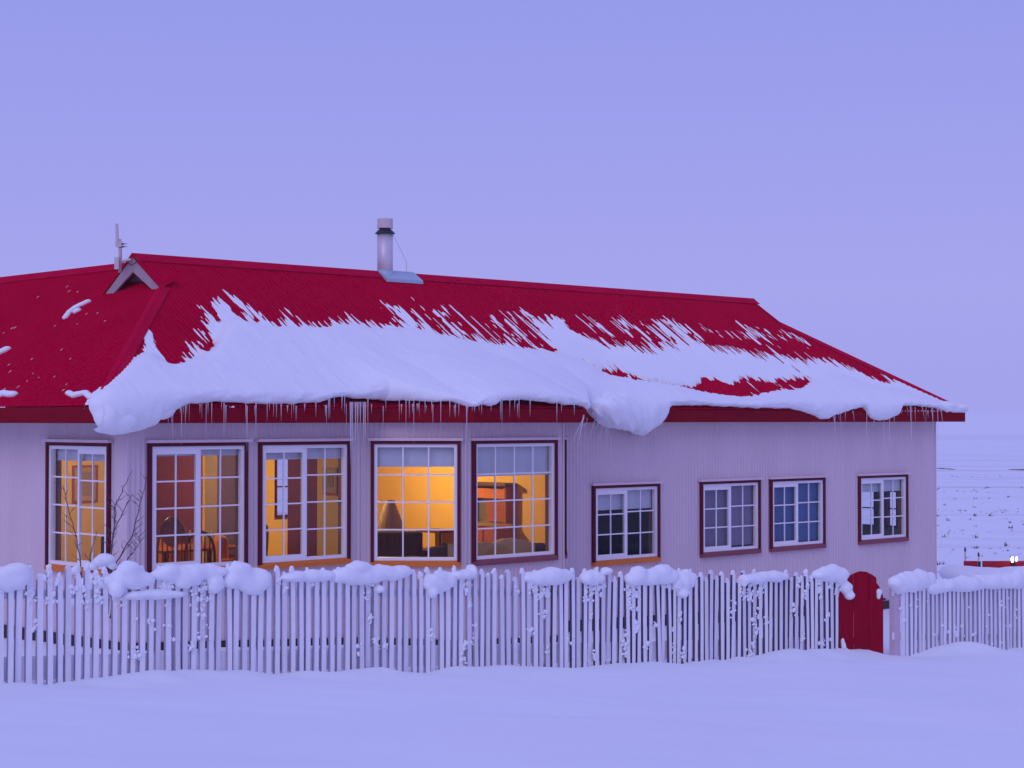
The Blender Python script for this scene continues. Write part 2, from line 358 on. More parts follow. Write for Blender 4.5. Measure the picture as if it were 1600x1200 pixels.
# window list on the front wall: (a, b, white frame bottom, top)
WZ_BIG, WZ_BAY, WZ_SM = (-1.925, -0.35), (-1.985, -0.35), (-2.245, -1.10)
TR = 0.047
front_windows = [(0.285, 1.815, *WZ_BIG), (2.0, 3.55, *WZ_BIG), (8.45, 10.03, *WZ_SM), (11.07, 12.66, *WZ_SM), (12.95, 14.53, *WZ_SM), (15.58, 17.16, *WZ_SM)]
def op(w): return (w[0] + TR, w[1] - TR, w[2], w[3])
fr_front = frame2(*HP(0, 0)[:2], UX, UY)          # +y of frame2 is into the house, so flip for outward
def outward(fr): return lambda x, y, z: fr(x, -y, z)
FRONT = outward(fr_front)
def seg_frame(p, q):
    a, b = HP(*p), HP(*q); d = np.array((b[0] - a[0], b[1] - a[1])); L = float(np.linalg.norm(d)); d /= L
    return outward(frame2(a[0], a[1], d[0], d[1])), L
fr_a, La = seg_frame((0, 0), BAY[0]); fr_b, Lb = seg_frame(BAY[0], BAY[1]); fr_c, Lc = seg_frame(BAY[1], BAY[2]); fr_d, Ld = seg_frame(BAY[2], BAY[3])
fr_e, Le = seg_frame(BAY[3], (LEN, 0)); fr_l, Ll = seg_frame((0, 14.0), (0, 0)); fr_r, Lr = seg_frame((LEN, 0), (LEN, DEP)); fr_k, Lk = seg_frame((LEN, DEP), (DEP, DEP))
gz_at = lambda fr: (lambda x: float(ground_z(*fr(x, 0, 0)[:2])) - 0.4)
w4 = (0.107, 1.369, *WZ_BAY); w5 = (0.122, 1.80, *WZ_BAY); w6 = (0.10, 1.30, *WZ_BAY); w1 = (14 - 1.96, 14 - 0.37, *WZ_BIG)
corr_wall('wall', fr_a, La, gz_at(fr_a), ZC, [op(w) for w in front_windows[:2]])
corr_wall('wall', fr_b, Lb, gz_at(fr_b), ZC, [op(w4)])
corr_wall('wall', fr_c, Lc, gz_at(fr_c), ZC, [op(w5)])
corr_wall('wall', fr_d, Ld, gz_at(fr_d), ZC, [op(w6)])
shift = lambda w: (w[0] - 7.80, w[1] - 7.80, w[2], w[3])
corr_wall('wall', fr_e, Le, gz_at(fr_e), ZC, [op(shift(w)) for w in front_windows[2:]])
corr_wall('wall', fr_l, Ll, gz_at(fr_l), ZC, [op(w1)])
end_ops = [(0.82, 1.10, -2.15, -1.42), (1.35, 2.25, -2.15, -1.42)]
corr_wall('wall', fr_r, Lr, gz_at(fr_r), ZC, end_ops)
back_ops = [(LEN - 7.60, LEN - 6.66, -1.72, -0.66)]
corr_wall('wall', fr_k, Lk, gz_at(fr_k), ZC, back_ops)
fr_wr, Lwr = seg_frame((DEP, DEP), (DEP, 14.0)); corr_wall('wall', fr_wr, Lwr, gz_at(fr_wr), ZC)
fr_we, Lwe = seg_frame((DEP, 14.0), (0, 14.0)); corr_wall('wall', fr_we, Lwe, gz_at(fr_we), ZC)
# corner boards and plinth
for (s, n) in ((0, 0), BAY[1], BAY[2], (LEN, 0)):
    x, y, _ = HP(s, n); mb = MB(); fr = frame2(x, y, UX, UY)
    mb.box(fr, -0.016, 0.014, -0.016, 0.014, float(ground_z(x, y)) - 0.3, ZC - 0.002); mb.build('corner_board', M_WALL, house)
for fr, L in ((fr_a, La), (fr_b, Lb), (fr_c, Lc), (fr_e, Le), (fr_l, Ll), (fr_r, Lr)):
    mb = MB(); g0, g1 = float(ground_z(*fr(0, 0, 0)[:2])), float(ground_z(*fr(L, 0, 0)[:2]))
    vs = [fr(x, y, g + dz) for x, g in ((0.02, g0), (L - 0.02, g1)) for y in (0.009, 0.03) for dz in (-0.4, 0.10 if fr is not fr_e else 0.17)]
    mb.add(vs, [(0, 1, 3, 2), (4, 6, 7, 5), (0, 4, 5, 1), (2, 3, 7, 6), (1, 5, 7, 3), (0, 2, 6, 4)]); mb.build('plinth_board', M_PLINTH, house)

# ------------------------------------------------------------------ windows
def window(fr, w, cols, rows, kind='slider', side='L', sill=M_SILLP, blind=None, bmat=None, label=None):
    a, b, z0, z1 = w; A, B = a + TR, b - TR
    mb = MB(); t = 0.045; D = -0.05                # white frame; a timber liner behind it
    mb.box(fr, A, A + t, D, 0.026, z0, z1).box(fr, B - t, B, D, 0.026, z0, z1)
    mb.box(fr, A + t, B - t, D, 0.0255, z0, z0 + t).box(fr, A + t, B - t, D, 0.0255, z1 - t, z1)
    win = mb.build('window', M_WHITE, house, origin=fr((a + b) / 2, 0, z0))
    if label: win['label'] = label
    mb = MB(); mb.box(fr, A - 0.01, A + 0.02, -0.15, D - 0.001, z0, z1).box(fr, B - 0.02, B + 0.01, -0.15, D - 0.001, z0, z1).box(fr, A + 0.02, B - 0.02, -0.15, D - 0.001, z0 - 0.01, z0 + 0.02).box(fr, A + 0.02, B - 0.02, -0.15, D - 0.001, z1 - 0.02, z1 + 0.01)
    mb.build('jamb_liner', M_LINER, win)
    tz = z1 + TR
    MB().box(fr, a, A - 0.001, 0.004, 0.055, z0 - 0.03, tz).build('trim_board', M_TRIM, win)
    MB().box(fr, B + 0.001, b, 0.004, 0.055, z0 - 0.03, tz).build('trim_board', M_TRIM, win)
    MB().box(fr, A - 0.001, B + 0.001, 0.004, 0.0545, z1 + 0.001, tz - 0.001).build('trim_board', M_TRIM, win)
    mb = MB(); mb.box(fr, a - 0.04, b + 0.04, 0.003, 0.085, tz, tz + 0.038); mb.build('head_flashing', M_FLASH, win)
    mb = MB(); mb.prism(lambda x, y, z: fr(y, x, z), [(0.004, z0 - 0.086), (0.062, z0 - 0.086), (0.068, z0 - 0.03), (0.027, z0 - 0.002), (0.004, z0 - 0.002)], a + 0.001, b - 0.001)
    mb.build('sill', sill, win)
    ia, ib, iz0, iz1 = A + t, B - t, z0 + t, z1 - t
    def lights(x0, x1, y0, y1, yd, holder):
        mw = 0.010
        xs = np.linspace(x0, x1, cols + 1); zs = np.linspace(y0, y1, rows + 1)
        for x in xs[1:-1]: MB().box(fr, x - mw, x + mw, yd - 0.008, yd + 0.010, y0, y1).build('muntin', M_WHITE, win)
        for z in zs[1:-1]: MB().box(fr, x0, x1, yd - 0.007, yd + 0.009, z - mw, z + mw).build('muntin', M_WHITE, win)
        for i in range(cols):
            for j in range(rows):
                MB().box(fr, xs[i] + (mw if i else 0), xs[i + 1] - (mw if i < cols - 1 else 0), yd - 0.002, yd + 0.002, zs[j] + (mw if j else 0), zs[j + 1] - (mw if j < rows - 1 else 0)).build('pane', M_GLASS, win)
    if kind == 'fixed':
        lights(ia, ib, iz0, iz1, -0.01, win)
    else:
        mid = (ia + ib) / 2; st = 0.058
        s0, s1 = (ia, mid + 0.03) if side == 'L' else (mid - 0.03, ib)     # the sliding sash with its own thick rails
        f0, f1 = (mid + 0.03, ib) if side == 'L' else (ia, mid - 0.03)
        mb = MB(); mb.box(fr, s0, s0 + st * 0.7, -0.03, 0.012, iz0, iz1).box(fr, s1 - st * 1.1, s1, -0.03, 0.012, iz0, iz1)
        mb.box(fr, s0 + st * 0.7, s1 - st * 1.1, -0.03, 0.0115, iz0, iz0 + st * 0.7).box(fr, s0 + st * 0.7, s1 - st * 1.1, -0.03, 0.0115, iz1 - st, iz1)
        mb.build('sash', M_WHITE, win)
        lights(s0 + st * 0.7, s1 - st * 1.1, iz0 + st * 0.7, iz1 - st, -0.008, win)
        e0, e1 = (f0, f0 + 0.03) if side == 'L' else (f1 - 0.03, f1)
        MB().box(fr, e0, e1, -0.05, -0.012, iz0, iz1).build('sash', M_WHITE, win)
        lights(f0 + (0.03 if side == 'L' else 0), f1 - (0.03 if side == 'R' else 0), iz0, iz1, -0.025, win)
    if blind is not None:
        mb = MB(); n = 24; vs = []
        for i in range(n + 1):
            x = ia - 0.02 + (ib - ia + 0.04) * i / n; y = -0.085 + 0.003 * math.sin(i * 1.7)
            vs += [fr(x, y, iz1 + 0.02), fr(x, y, iz1 - blind)]
        mb.add(vs, [(2 * i, 2 * i + 2, 2 * i + 3, 2 * i + 1) for i in range(n)])
        mb.box(fr, ia - 0.02, ib + 0.02, -0.092, -0.078, iz1 - blind - 0.022, iz1 - blind)
        mb.build('roller_blind', bmat or M_BLIND, win)
    return win
window(fr_l, w1, 2, 4, side='R', sill=M_SILLO, blind=0.13)
window(FRONT, front_windows[0], 2, 4, sill=M_SILLO, blind=0.06)
window(FRONT, front_windows[1], 2, 4, sill=M_SILLO, blind=0.13)
window(fr_b, w4, 3, 4, 'fixed', sill=M_SILLO, blind=0.255)
window(fr_c, w5, 4, 4, 'fixed', sill=M_SILLP, blind=0.40)
window(fr_d, w6, 3, 4, 'fixed', sill=M_SILLP, blind=0.3)
window(FRONT, front_windows[2], 2, 3, sill=M_SILLO, blind=0.29)
window(FRONT, front_windows[3], 2, 3, sill=M_SILLP, blind=1.01, bmat=M_BLINDV)
window(FRONT, front_windows[4], 2, 3, sill=M_SILLP, blind=1.02, bmat=M_BLINDB)
window(FRONT, front_windows[5], 2, 3, sill=M_SILLP, blind=0.20)
def small_window(fr, o, cols, rows):
    a, b, z0, z1 = o; mb = MB(); t = 0.03
    mb.box(fr, a, a + t, -0.1, 0.03, z0, z1).box(fr, b - t, b, -0.1, 0.03, z0, z1).box(fr, a + t, b - t, -0.1, 0.029, z0, z0 + t).box(fr, a + t, b - t, -0.1, 0.029, z1 - t, z1)
    win = mb.build('window', M_TRIM, house, origin=fr((a + b) / 2, 0, z0)); xs = np.linspace(a + t, b - t, cols + 1); zs = np.linspace(z0 + t, z1 - t, rows + 1)
    for x in xs[1:-1]: MB().box(fr, x - 0.012, x + 0.012, -0.01, 0.012, z0 + t, z1 - t).build('muntin', M_TRIM, win)
    for z in zs[1:-1]: MB().box(fr, a + t, b - t, -0.009, 0.011, z - 0.012, z + 0.012).build('muntin', M_TRIM, win)
    MB().box(fr, a + t, b - t, -0.016, -0.012, z0 + t, z1 - t).build('pane', M_GLASS, win)
small_window(fr_r, end_ops[0], 1, 2); small_window(fr_r, end_ops[1], 2, 2); small_window(fr_k, back_ops[0], 2, 2)

# ------------------------------------------------------------------ roof
def corr_roof(name, p_of, T0, T1, q_lo, q_hi, pitch=0.076, amp=0.009):
    """corrugated sheet: columns along the eave at t, from q_lo(t) to q_hi(t) up the slope; p_of(t,q,h)->world"""
    ts = np.arange(T0, T1, pitch / 6); ts = np.append(ts, T1); mb = MB(); vs = []
    for t in ts:
        h = amp * math.sin(2 * math.pi * t / pitch); vs += [p_of(t, q_lo(t), h), p_of(t, q_hi(t), h)]
    mb.add(vs, [(2 * i, 2 * i + 2, 2 * i + 3, 2 * i + 1) for i in range(len(ts) - 1)])
    return mb.build(name, M_ROOF, house, smooth=True)
rz = lambda d: ZE + SL * d
corr_roof('roof', lambda t, q, h: RP(t, q, rz(q) + h), 0, TL, lambda t: 0, lambda t: MR if GB <= t <= TL - GB else min(t, TL - t, MR))
corr_roof('roof', lambda t, q, h: RP(t, MD - q, rz(q) + h), GB, TL, lambda t: 0 if t > 6.6 else MR - 0.9, lambda t: MR if t <= TL - GB else min(TL - t, MR))
# left wing, its slope facing left carries the hip end too; q is the distance from the left eave, t runs back along m
corr_roof('roof', lambda t, q, h: RP(q, t, rz(q) + h), 0, 14.6, lambda t: 0, lambda t: min(t, MR) if t < GB else (GB + 0.25 if t < MD - GB else MR))
corr_roof('roof', lambda t, q, h: RP(MD - q, t, rz(q) + h), MD - GB, 14.6, lambda t: 0 if t > MD else MR - 1.0, lambda t: MR)
corr_roof('roof', lambda t, q, h: RP(TL - q, t, rz(q) + h), 0, MD, lambda t: 0, lambda t: min(t, MD - t, GB + 0.2))
# caps along ridges and hips
def cap(p, q, wd=0.13, slope=SL, side=None):
    p, q = np.array(p), np.array(q); d = q - p; L = np.linalg.norm(d); d /= L
    s = np.cross(d, (0, 0, 1)); s /= np.linalg.norm(s); dr = wd * (slope if abs(d[2]) < 0.1 else slope * 0.71)
    mb = MB(); up = np.array((0, 0, 0.026))
    prof = [(-wd, -dr), (-wd * 0.25, -dr * 0.18), (0, 0.012), (wd * 0.25, -dr * 0.18), (wd, -dr)]
    vs = []
    for e in (p, q):
        for a, z in prof: vs.append(e + s * a + np.array((0, 0, z)) + up)
        for a, z in prof[::-1]: vs.append(e + s * a + np.array((0, 0, z - 0.012)) + up)
    n = 10; mb.add(vs, [(i, (i + 1) % n, (i + 1) % n + n, i + n) for i in range(n)] + [tuple(range(n))[::-1], tuple(range(n, 2 * n))])
    return mb.build('ridge_cap', M_CAP, house)
cap(RP(GB - 0.04, MR, ZR), RP(TL - GB + 0.12, MR, ZR), 0.15)
cap(RP(MR, MR + 0.1, ZR), RP(MR, 14.6, ZR), 0.15)
cap(RP(0.05, 0.05, rz(0.05)), RP(GB, GB, rz(GB)), 0.10)
cap(RP(TL - 0.05, 0.05, rz(0.05)), RP(TL - GB, GB, rz(GB)), 0.13)
# gablets with barge boards and a dark vent
for t0, sg in ((GB, -1), (TL - GB, 1)):
    fr = lambda x, y, z, t0=t0, sg=sg: RP(t0 + sg * y, MR + x, z)
    hw = MR - GB + 0.02
    MB().prism(fr, [(-hw, ZR - SL * hw - 0.03), (hw, ZR - SL * hw - 0.03), (0, ZR - 0.03)], -0.42, -0.40).build('gable_vent', M_PLINTH, house)
    for side in (-1, 1):
        poly = [(0.0, ZR - 0.02), (side * hw * 1.05, ZR - SL * hw * 1.05 - 0.02), (side * (hw * 1.05 - 0.22), ZR - SL * hw * 1.05 - 0.02), (0.0, ZR - 0.24)]
        MB().prism(fr, poly if side > 0 else poly[::-1], -0.01, 0.022 + 0.002 * side).build('barge_board', M_GABL, house)
    # overhanging roof edge beyond the gable face
    for side in (-1, 1):
        mb = MB(); mb.add([fr(0, -0.02, ZR + 0.012), fr(0, 0.045, ZR + 0.012), fr(side * hw * 1.08, 0.045, ZR - SL * hw * 1.08 + 0.012), fr(side * hw * 1.08, -0.02, ZR - SL * hw * 1.08 + 0.012),
                           fr(0, -0.02, ZR - 0.012), fr(0, 0.045, ZR - 0.012), fr(side * hw * 1.08, 0.045, ZR - SL * hw * 1.08 - 0.012), fr(side * hw * 1.08, -0.02, ZR - SL * hw * 1.08 - 0.012)],
                          [(0, 1, 2, 3), (7, 6, 5, 4), (0, 4, 5, 1), (1, 5, 6, 2), (2, 6, 7, 3)]); mb.build('roof_edge', M_ROOF, house)
    MB().box(fr, 0.12, hw * 0.9, -0.25, -0.235, ZR - SL * hw - 0.03, ZR - SL * hw + 0.28).build('vent_board', M_GABL, house)
# bay eave edge m_edge(t): bay outline offset by 0.35
BE = []
_o = 0.35
def edge_m(t):                                   # t in eave coordinates -> m of the eave edge
    s = t - EVL
    a0 = 3.815 - _o * 0.41; m0 = -0.0
    pts = [(-9, 0.0), (4.10 + EVL - 0.16, 0.0), (4.85 + EVL - _o * 0.4142, -0.99 - _o + EVF), (6.81 + EVL + _o * 0.4142, -0.99 - _o + EVF), (7.72 + EVL + _o * 0.7, 0.0), (40, 0.0)]
    return float(np.interp(t, [p[0] for p in pts], [p[1] for p in pts]))
EPTS = [(0.0, 0.0), (4.54, 0.0), (4.85 + EVL - _o * 0.4142, -0.99 - _o + EVF), (6.81 + EVL + _o * 0.4142, -0.99 - _o + EVF), (7.72 + EVL + _o * 0.7, 0.0), (TL, 0.0)]
ZF0, ZF1 = -0.05, ZE - 0.012
def fascia(p, q):
    a, b = RP(*p), RP(*q); d = np.array((b[0] - a[0], b[1] - a[1])); L = float(np.linalg.norm(d)); d /= L; fr = outward(frame2(a[0], a[1], d[0], d[1]))
    MB().box(fr, 0, L, -0.028, -0.002, ZF0, ZF1).build('fascia_board', M_FASC, house)
for i in range(len(EPTS) - 1): fascia(EPTS[i], EPTS[i + 1])
fascia((0, 14.6), (0, 0)); fascia((TL, 0), (TL, MD)); fascia((TL, MD), (6.7, MD))
# soffit of the front and left eaves, roof of the bay
mb = MB()
sv = [RP(*p, ZC + 0.004) for p in EPTS] + [RP(TL, 0.45, ZC + 0.004), RP(0, 0.45, ZC + 0.004)]
mb.add(sv, [(0, 1, 6 + 0, 7)] if False else [tuple(range(8))[::-1]]); mb.build('soffit', M_GABL, house)
mb = MB(); mb.add([RP(0, 0.0, ZC + 0.003), RP(EVL + 0.1, 0, ZC + 0.003), RP(EVL + 0.1, 14.6, ZC + 0.003), RP(0, 14.6, ZC + 0.003)], [(0, 1, 2, 3)]); mb.build('soffit', M_GABL, house)
mb = MB(); mb.add([RP(TL - EVL - 0.1, 0.0, ZC + 0.002), RP(TL, 0, ZC + 0.002), RP(TL, MD, ZC + 0.002), RP(TL - EVL - 0.1, MD, ZC + 0.002)], [(0, 1, 2, 3)]); mb.build('soffit', M_GABL, house)
BT = 1.15                                        # the bay roof meets the main slope this far up
bt0, bt1 = EPTS[2][0], EPTS[3][0]
mb = MB(); mb.add([RP(*EPTS[1], ZE), RP(*EPTS[2], ZE), RP(*EPTS[3], ZE), RP(*EPTS[4], ZE), RP(bt1 - 0.35, BT, rz(BT)), RP(bt0 + 0.35, BT, rz(BT))],
                  [(0, 1, 5), (1, 2, 4, 5), (2, 3, 4)]); mb.build('roof', M_ROOF, house)
bslope = (rz(BT) - ZE) / (BT - EPTS[2][1])
def roof_z(t, m):                                # top of the roof as the snow sees it
    t = np.asarray(t, float); m = np.asarray(m, float)
    z = ZE + SL * np.minimum(np.minimum(m, t + 0 * m), TL - t)
    a = EPTS[2][1]
    zb = ZE + bslope * (m - a)
    cl = (t - EPTS[1][0]) / (EPTS[2][0] - EPTS[1][0]) * a; cr = (EPTS[4][0] - t) / (EPTS[4][0] - EPTS[3][0]) * a
    kk = 0.37
    zb = np.minimum(zb, ZE + kk * np.minimum(m - cl, m - cr))
    return np.where((t > EPTS[1][0]) & (t < EPTS[4][0]), np.maximum(z, zb), z)

# ------------------------------------------------------------------ chimney, antenna
ct = 7.31; cx, cy, _ = RP(ct, MR)
ch = MB().tube([(cx, cy, ZR - 0.15), (cx, cy, ZR + 0.66)], 0.130, 24).build('chimney_pipe', M_GALV, house, origin=(cx, cy, ZR), smooth=True)
m_ = MB(); m_.tube([(cx, cy, ZR + 0.655), (cx, cy, ZR + 0.66), (cx, cy, ZR + 0.715), (cx, cy, ZR + 0.72)], [0.165, 0.168, 0.115, 0.11], 24); m_.build('collar', M_DARK, ch, smooth=False)
MB().tube([(cx, cy, ZR + 0.72), (cx, cy, ZR + 0.755)], 0.095, 20).build('collar', M_DARK, ch)
MB().tube([(cx, cy, ZR + 0.745), (cx, cy, ZR + 0.90)], [0.130, 0.128], 24).build('chimney_cap', M_MAST, ch)
MB().tube([(cx, cy, ZR - 0.12), (cx, cy, ZR + 0.05)], [0.155, 0.134], 24).build('flashing_boot', M_GALVB, ch, smooth=True)
mb = MB(); mb.add([RP(ct - 0.16, MR + 0.01, ZR + 0.062), RP(ct + 0.62, MR + 0.01, ZR + 0.062), RP(ct + 0.62, MR - 0.24, ZR - 0.24 * SL + 0.062), RP(ct - 0.16, MR - 0.24, ZR - 0.24 * SL + 0.062),
                   RP(ct - 0.16, MR + 0.01, ZR + 0.02), RP(ct + 0.62, MR + 0.01, ZR + 0.02), RP(ct + 0.62, MR - 0.24, ZR - 0.24 * SL + 0.01), RP(ct - 0.16, MR - 0.24, ZR - 0.24 * SL + 0.01)],
                  [(0, 1, 2, 3), (3, 2, 6, 7), (1, 5, 6, 2), (0, 3, 7, 4), (0, 4, 5, 1)]); mb.build('flashing_plate', M_GALVB, ch)
gw = np.array(RP(ct + 0.45, MR - 0.02, ZR + 0.05)); MB().tube([(cx + 0.13, cy, ZR + 0.64), (cx + 0.34, cy + 0.1, ZR + 0.22), tuple(gw)], 0.004, 5).build('guy_wire', M_GALV, ch)
ax_, ay_, _ = RP(GB - 0.16, MR + 0.12)
an = MB().tube([(ax_, ay_, ZR - 0.25), (ax_, ay_, ZR + 0.12), (ax_ - 0.005, ay_, ZR + 0.24)], 0.026, 10).build('antenna_mast', M_MAST, house, origin=(ax_, ay_, ZR), smooth=True)
MB().tube([(ax_ - 0.035, ay_ - 0.03, ZR + 0.16), (ax_ - 0.045, ay_ - 0.03, ZR + 0.46)], [0.026, 0.021], 10).build('antenna_rod', M_MAST, an)
fa = frame2(ax_, ay_, 1, 0)
MB().box(fa, -0.07, 0.0, -0.075, -0.035, ZR - 0.21, ZR - 0.03).build('junction_box', M_MAST, an, bevel=0.008)
MB().box(fa, -0.06, 0.03, -0.05, 0.0, ZR + 0.12, ZR + 0.19).build('bracket', M_MAST, an)
for dz in (0.125, 0.165):
    MB().tube([(ax_, ay_ - 0.03, ZR + dz), (ax_ + 0.06, ay_ - 0.03, ZR + dz), (ax_ + 0.065, ay_ - 0.03, ZR + dz), (ax_ + 0.11, ay_ - 0.03, ZR + dz)], [0.012, 0.012, 0.005, 0.004], 8).build('clamp_bolt', M_DARK, an)
MB().tube([(ax_, ay_, ZR - 0.09), RP(GB - 0.05, MR, ZR - 0.06)], 0.02, 8).build('bracket_arm', M_MAST, an)
cab = [np.array(RP(GB - 0.07 - 0.02 * math.sin(k), MR + 0.05 - 0.035 * k + 0.03 * math.sin(2.2 * k), ZR - 0.05 - 0.10 * math.sin(k * 0.55))) for k in np.linspace(0, 6, 14)]
MB().tube(cab, 0.007, 5).build('cable', M_DARK, an)

# ------------------------------------------------------------------ rooms
ZFL, ZCL = -2.66, -0.10
def slab(name, poly, z, m):
    mb = MB(); mb.prism(lambda x, y, zz: HP(x, zz, y), poly, z, z + 0.05); return mb.build(name, m, house)
inner = [(0.05, 0.05), (3.85, 0.05), (4.88, -0.93), (6.78, -0.93), (7.74, 0.05), (8.25, 0.05), (8.25, 5.98), (0.05, 5.98)]
slab('room_floor', inner, ZFL - 0.05, M_FLOOR); slab('room_ceiling', inner, ZCL, M_CEIL)
slab('room_floor', [(8.25, 0.05), (18.1, 0.05), (18.1, 5.98), (8.25, 5.98)], -3.25, M_FLOOR); slab('room_ceiling', [(8.25, 0.05), (18.1, 0.05), (18.1, 5.98), (8.25, 5.98)], -0.7, M_CEIL)
def pwall_s(s, n0, n1, m, th=0.1, z0=ZFL, z1=ZCL, name='partition_wall'): MB().box(HF, s, s + th, n0, n1, z0 + 0.001, z1 - 0.001).build(name, m, house)
def pwall_n(n, s0, s1, m, th=0.08, z0=ZFL, z1=ZCL, name='partition_wall'): MB().box(HF, s0, s1, n, n + th, z0 + 0.001, z1 - 0.001).build(name, m, house)
pwall_s(4.0, 0.06, 1.30, M_OCH); pwall_s(4.0, 1.30, 2.02, M_MAR); pwall_s(4.0, 2.80, 3.30, M_PUR); pwall_s(4.0, 3.30, 3.86, M_PUR); pwall_s(4.0, 3.86, 4.20, M_GBR); pwall_s(4.0, 4.41, 5.9, M_MAR)
MB().box(HF, 4.001, 4.099, 2.02, 2.80, -0.55, ZCL - 0.001).build('partition_wall', M_MAR, house)
pwall_n(5.90, 0.06, 4.1, M_OCH); pwall_n(5.90, 4.1, 6.6, M_OCH); pwall_n(5.90, 7.66, 8.2, M_OCH)
MB().box(HF, 6.6, 7.66, 5.90, 5.98, ZFL, -1.76).build('partition_wall', M_OCH, house); MB().box(HF, 6.6, 7.66, 5.90, 5.98, -0.62, ZCL - 0.001).build('partition_wall', M_OCH, house)
pwall_s(8.2, 0.06, 5.9, M_YEL, z0=-3.2)
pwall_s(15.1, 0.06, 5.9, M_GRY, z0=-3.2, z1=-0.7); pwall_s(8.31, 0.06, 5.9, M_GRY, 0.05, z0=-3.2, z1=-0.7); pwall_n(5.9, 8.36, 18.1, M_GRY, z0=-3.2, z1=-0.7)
def in_wall(f, d): return f
# furniture -------------------------------------------------------
def picture(fr, x0, x1, z0, z1, label):
    t = thing('framed_picture', label, 'picture', fr((x0 + x1) / 2, 0.0, z0))
    mb = MB(); w = 0.035
    mb.box(fr, x0, x0 + w, 0.002, 0.03, z0, z1).box(fr, x1 - w, x1, 0.002, 0.03, z0, z1).box(fr, x0 + w, x1 - w, 0.002, 0.029, z0, z0 + w).box(fr, x0 + w, x1 - w, 0.002, 0.029, z1 - w, z1)
    mb.build('frame', M_WOODR, t); MB().box(fr, x0 + w, x1 - w, 0.002, 0.012, z0 + w, z1 - w).build('print', M_PIC, t)
    MB().box(fr, x0 + 0.09, x1 - 0.09, 0.0125, 0.015, z0 + 0.11, z1 - 0.11).build('image_panel', M_GBR, t)
picture(lambda x, y, z: HP(x, 5.90 - y, z), 2.62, 3.08, -1.34, -0.74, 'tall framed print on the ochre back wall behind the window beside the shrub')
picture(lambda x, y, z: HP(4.0 - y, x, z), 0.80, 1.13, -1.10, -0.70, 'small framed print on the ochre strip beside the maroon wall')
def chair(fr, seat_h, label, m, back=0.55, round_back=True, group='dining chairs'):
    t = thing('dining_chair', label, 'chair', fr(0, 0, 0), group)
    MB().box(fr, -0.22, 0.22, -0.21, 0.21, seat_h - 0.04, seat_h).build('seat', m, t, bevel=0.01)
    for sx in (-0.19, 0.19):
        for sy in (-0.18, 0.18): MB().tube([fr(sx, sy, seat_h - 0.03), fr(sx * 1.12, sy * 1.12, 0.0)], [0.022, 0.016], 8).build('leg', m, t)
    arc = [fr(0.21 * math.cos(a), 0.20 + 0.05 * math.sin(a), seat_h + 0.12 + (back - 0.12) * math.sin(a) ** 0.7) for a in np.linspace(0.02, math.pi - 0.02, 15)]
    arc = [fr(0.19, 0.19, seat_h)] + arc + [fr(-0.19, 0.19, seat_h)]
    MB().tube(arc, 0.02, 8).build('back_rail', m, t, smooth=True)
    for k in range(-2, 3):
        MB().tube([fr(k * 0.065, 0.19, seat_h - 0.01), fr(k * 0.07, 0.24, seat_h + back * (1.0 - 0.05 * abs(k)) - 0.01)], 0.011, 6).build('spindle', m, t)
    if round_back: MB().prism(fr, [(0.15 * math.cos(a), seat_h + back * 0.72 + back * 0.24 * math.sin(a)) for a in np.linspace(0, 2 * math.pi, 18, endpoint=False)], 0.215, 0.235).build('back_panel', m, t)
def at(s, n, ang, z=ZFL):
    x, y, _ = HP(s, n); a = TH + math.radians(ang); return frame2(x, y, math.cos(a), math.sin(a), z)
chair(at(1.92, 1.95, 150), 0.50, 'round-backed dark wooden chair at the dining table in the maroon room', M_WOODD, 0.78)
chair(at(2.45, 2.05, 150), 0.50, 'spindle-backed dark wooden chair drawn up beside the dining table', M_WOOD, 0.56, False)
chair(at(3.25, 1.95, 250), 0.50, 'spindle-backed dark wooden chair near the maroon wall opening', M_WOOD, 0.60, False)
tb = thing('dining_table', 'dark polished dining table with brass candlesticks in the maroon room', 'table', HP(2.9, 3.0, ZFL)); tf = at(2.9, 3.0, 0)
MB().box(tf, -0.75, 0.75, -0.5, 0.5, 0.72, 0.76).build('table_top', M_WOODR, tb, bevel=0.01)
for sx in (-0.66, 0.66):
    for sy in (-0.42, 0.42): MB().tube([tf(sx, sy, 0.72), tf(sx, sy, 0.0)], [0.04, 0.028], 10).build('leg', M_WOOD, tb)
for k, (px, py) in enumerate(((0.1, 0.1), (0.35, -0.1))):
    f = at(2.9 + px, 3.0 + py, 0, ZFL + 0.76); c = thing('candlestick', ('brass candlestick standing near the middle of the dining table', 'brass candlestick near the window side of the dining table')[k], 'candlestick', f(0, 0, 0), 'candlesticks on the dining table')
    MB().tube([f(0, 0, 0), f(0, 0, 0.01), f(0, 0, 0.02), f(0, 0, 0.16)], [0.05, 0.05, 0.012, 0.012], 10).build('stem', M_BRASS, c); MB().tube([f(0, 0, 0.16), f(0, 0, 0.24)], 0.011, 8).build('candle', M_CEIL, c)
sb = thing('sideboard', 'orange-lit wooden sideboard against the maroon wall of the corner room', 'sideboard', HP(3.75, 5.0, ZFL)); sf = at(3.72, 5.0, 90)
MB().box(sf, -0.6, 0.6, -0.22, 0.22, 0.06, 0.80).build('carcass', M_WOODR, sb); MB().box(sf, -0.64, 0.64, -0.24, 0.25, 0.80, 0.84).build('top', M_WOOD, sb, bevel=0.008)
for k in range(3): MB().box(sf, -0.57 + k * 0.39, -0.21 + k * 0.39, 0.221, 0.24, 0.12, 0.76).build('door', M_ORNG, sb, bevel=0.006)
ar = thing('armchair', 'orange armchair by the opening in the maroon wall', 'armchair', HP(3.1, 1.55, ZFL)); af = at(3.35, 2.2, 60)
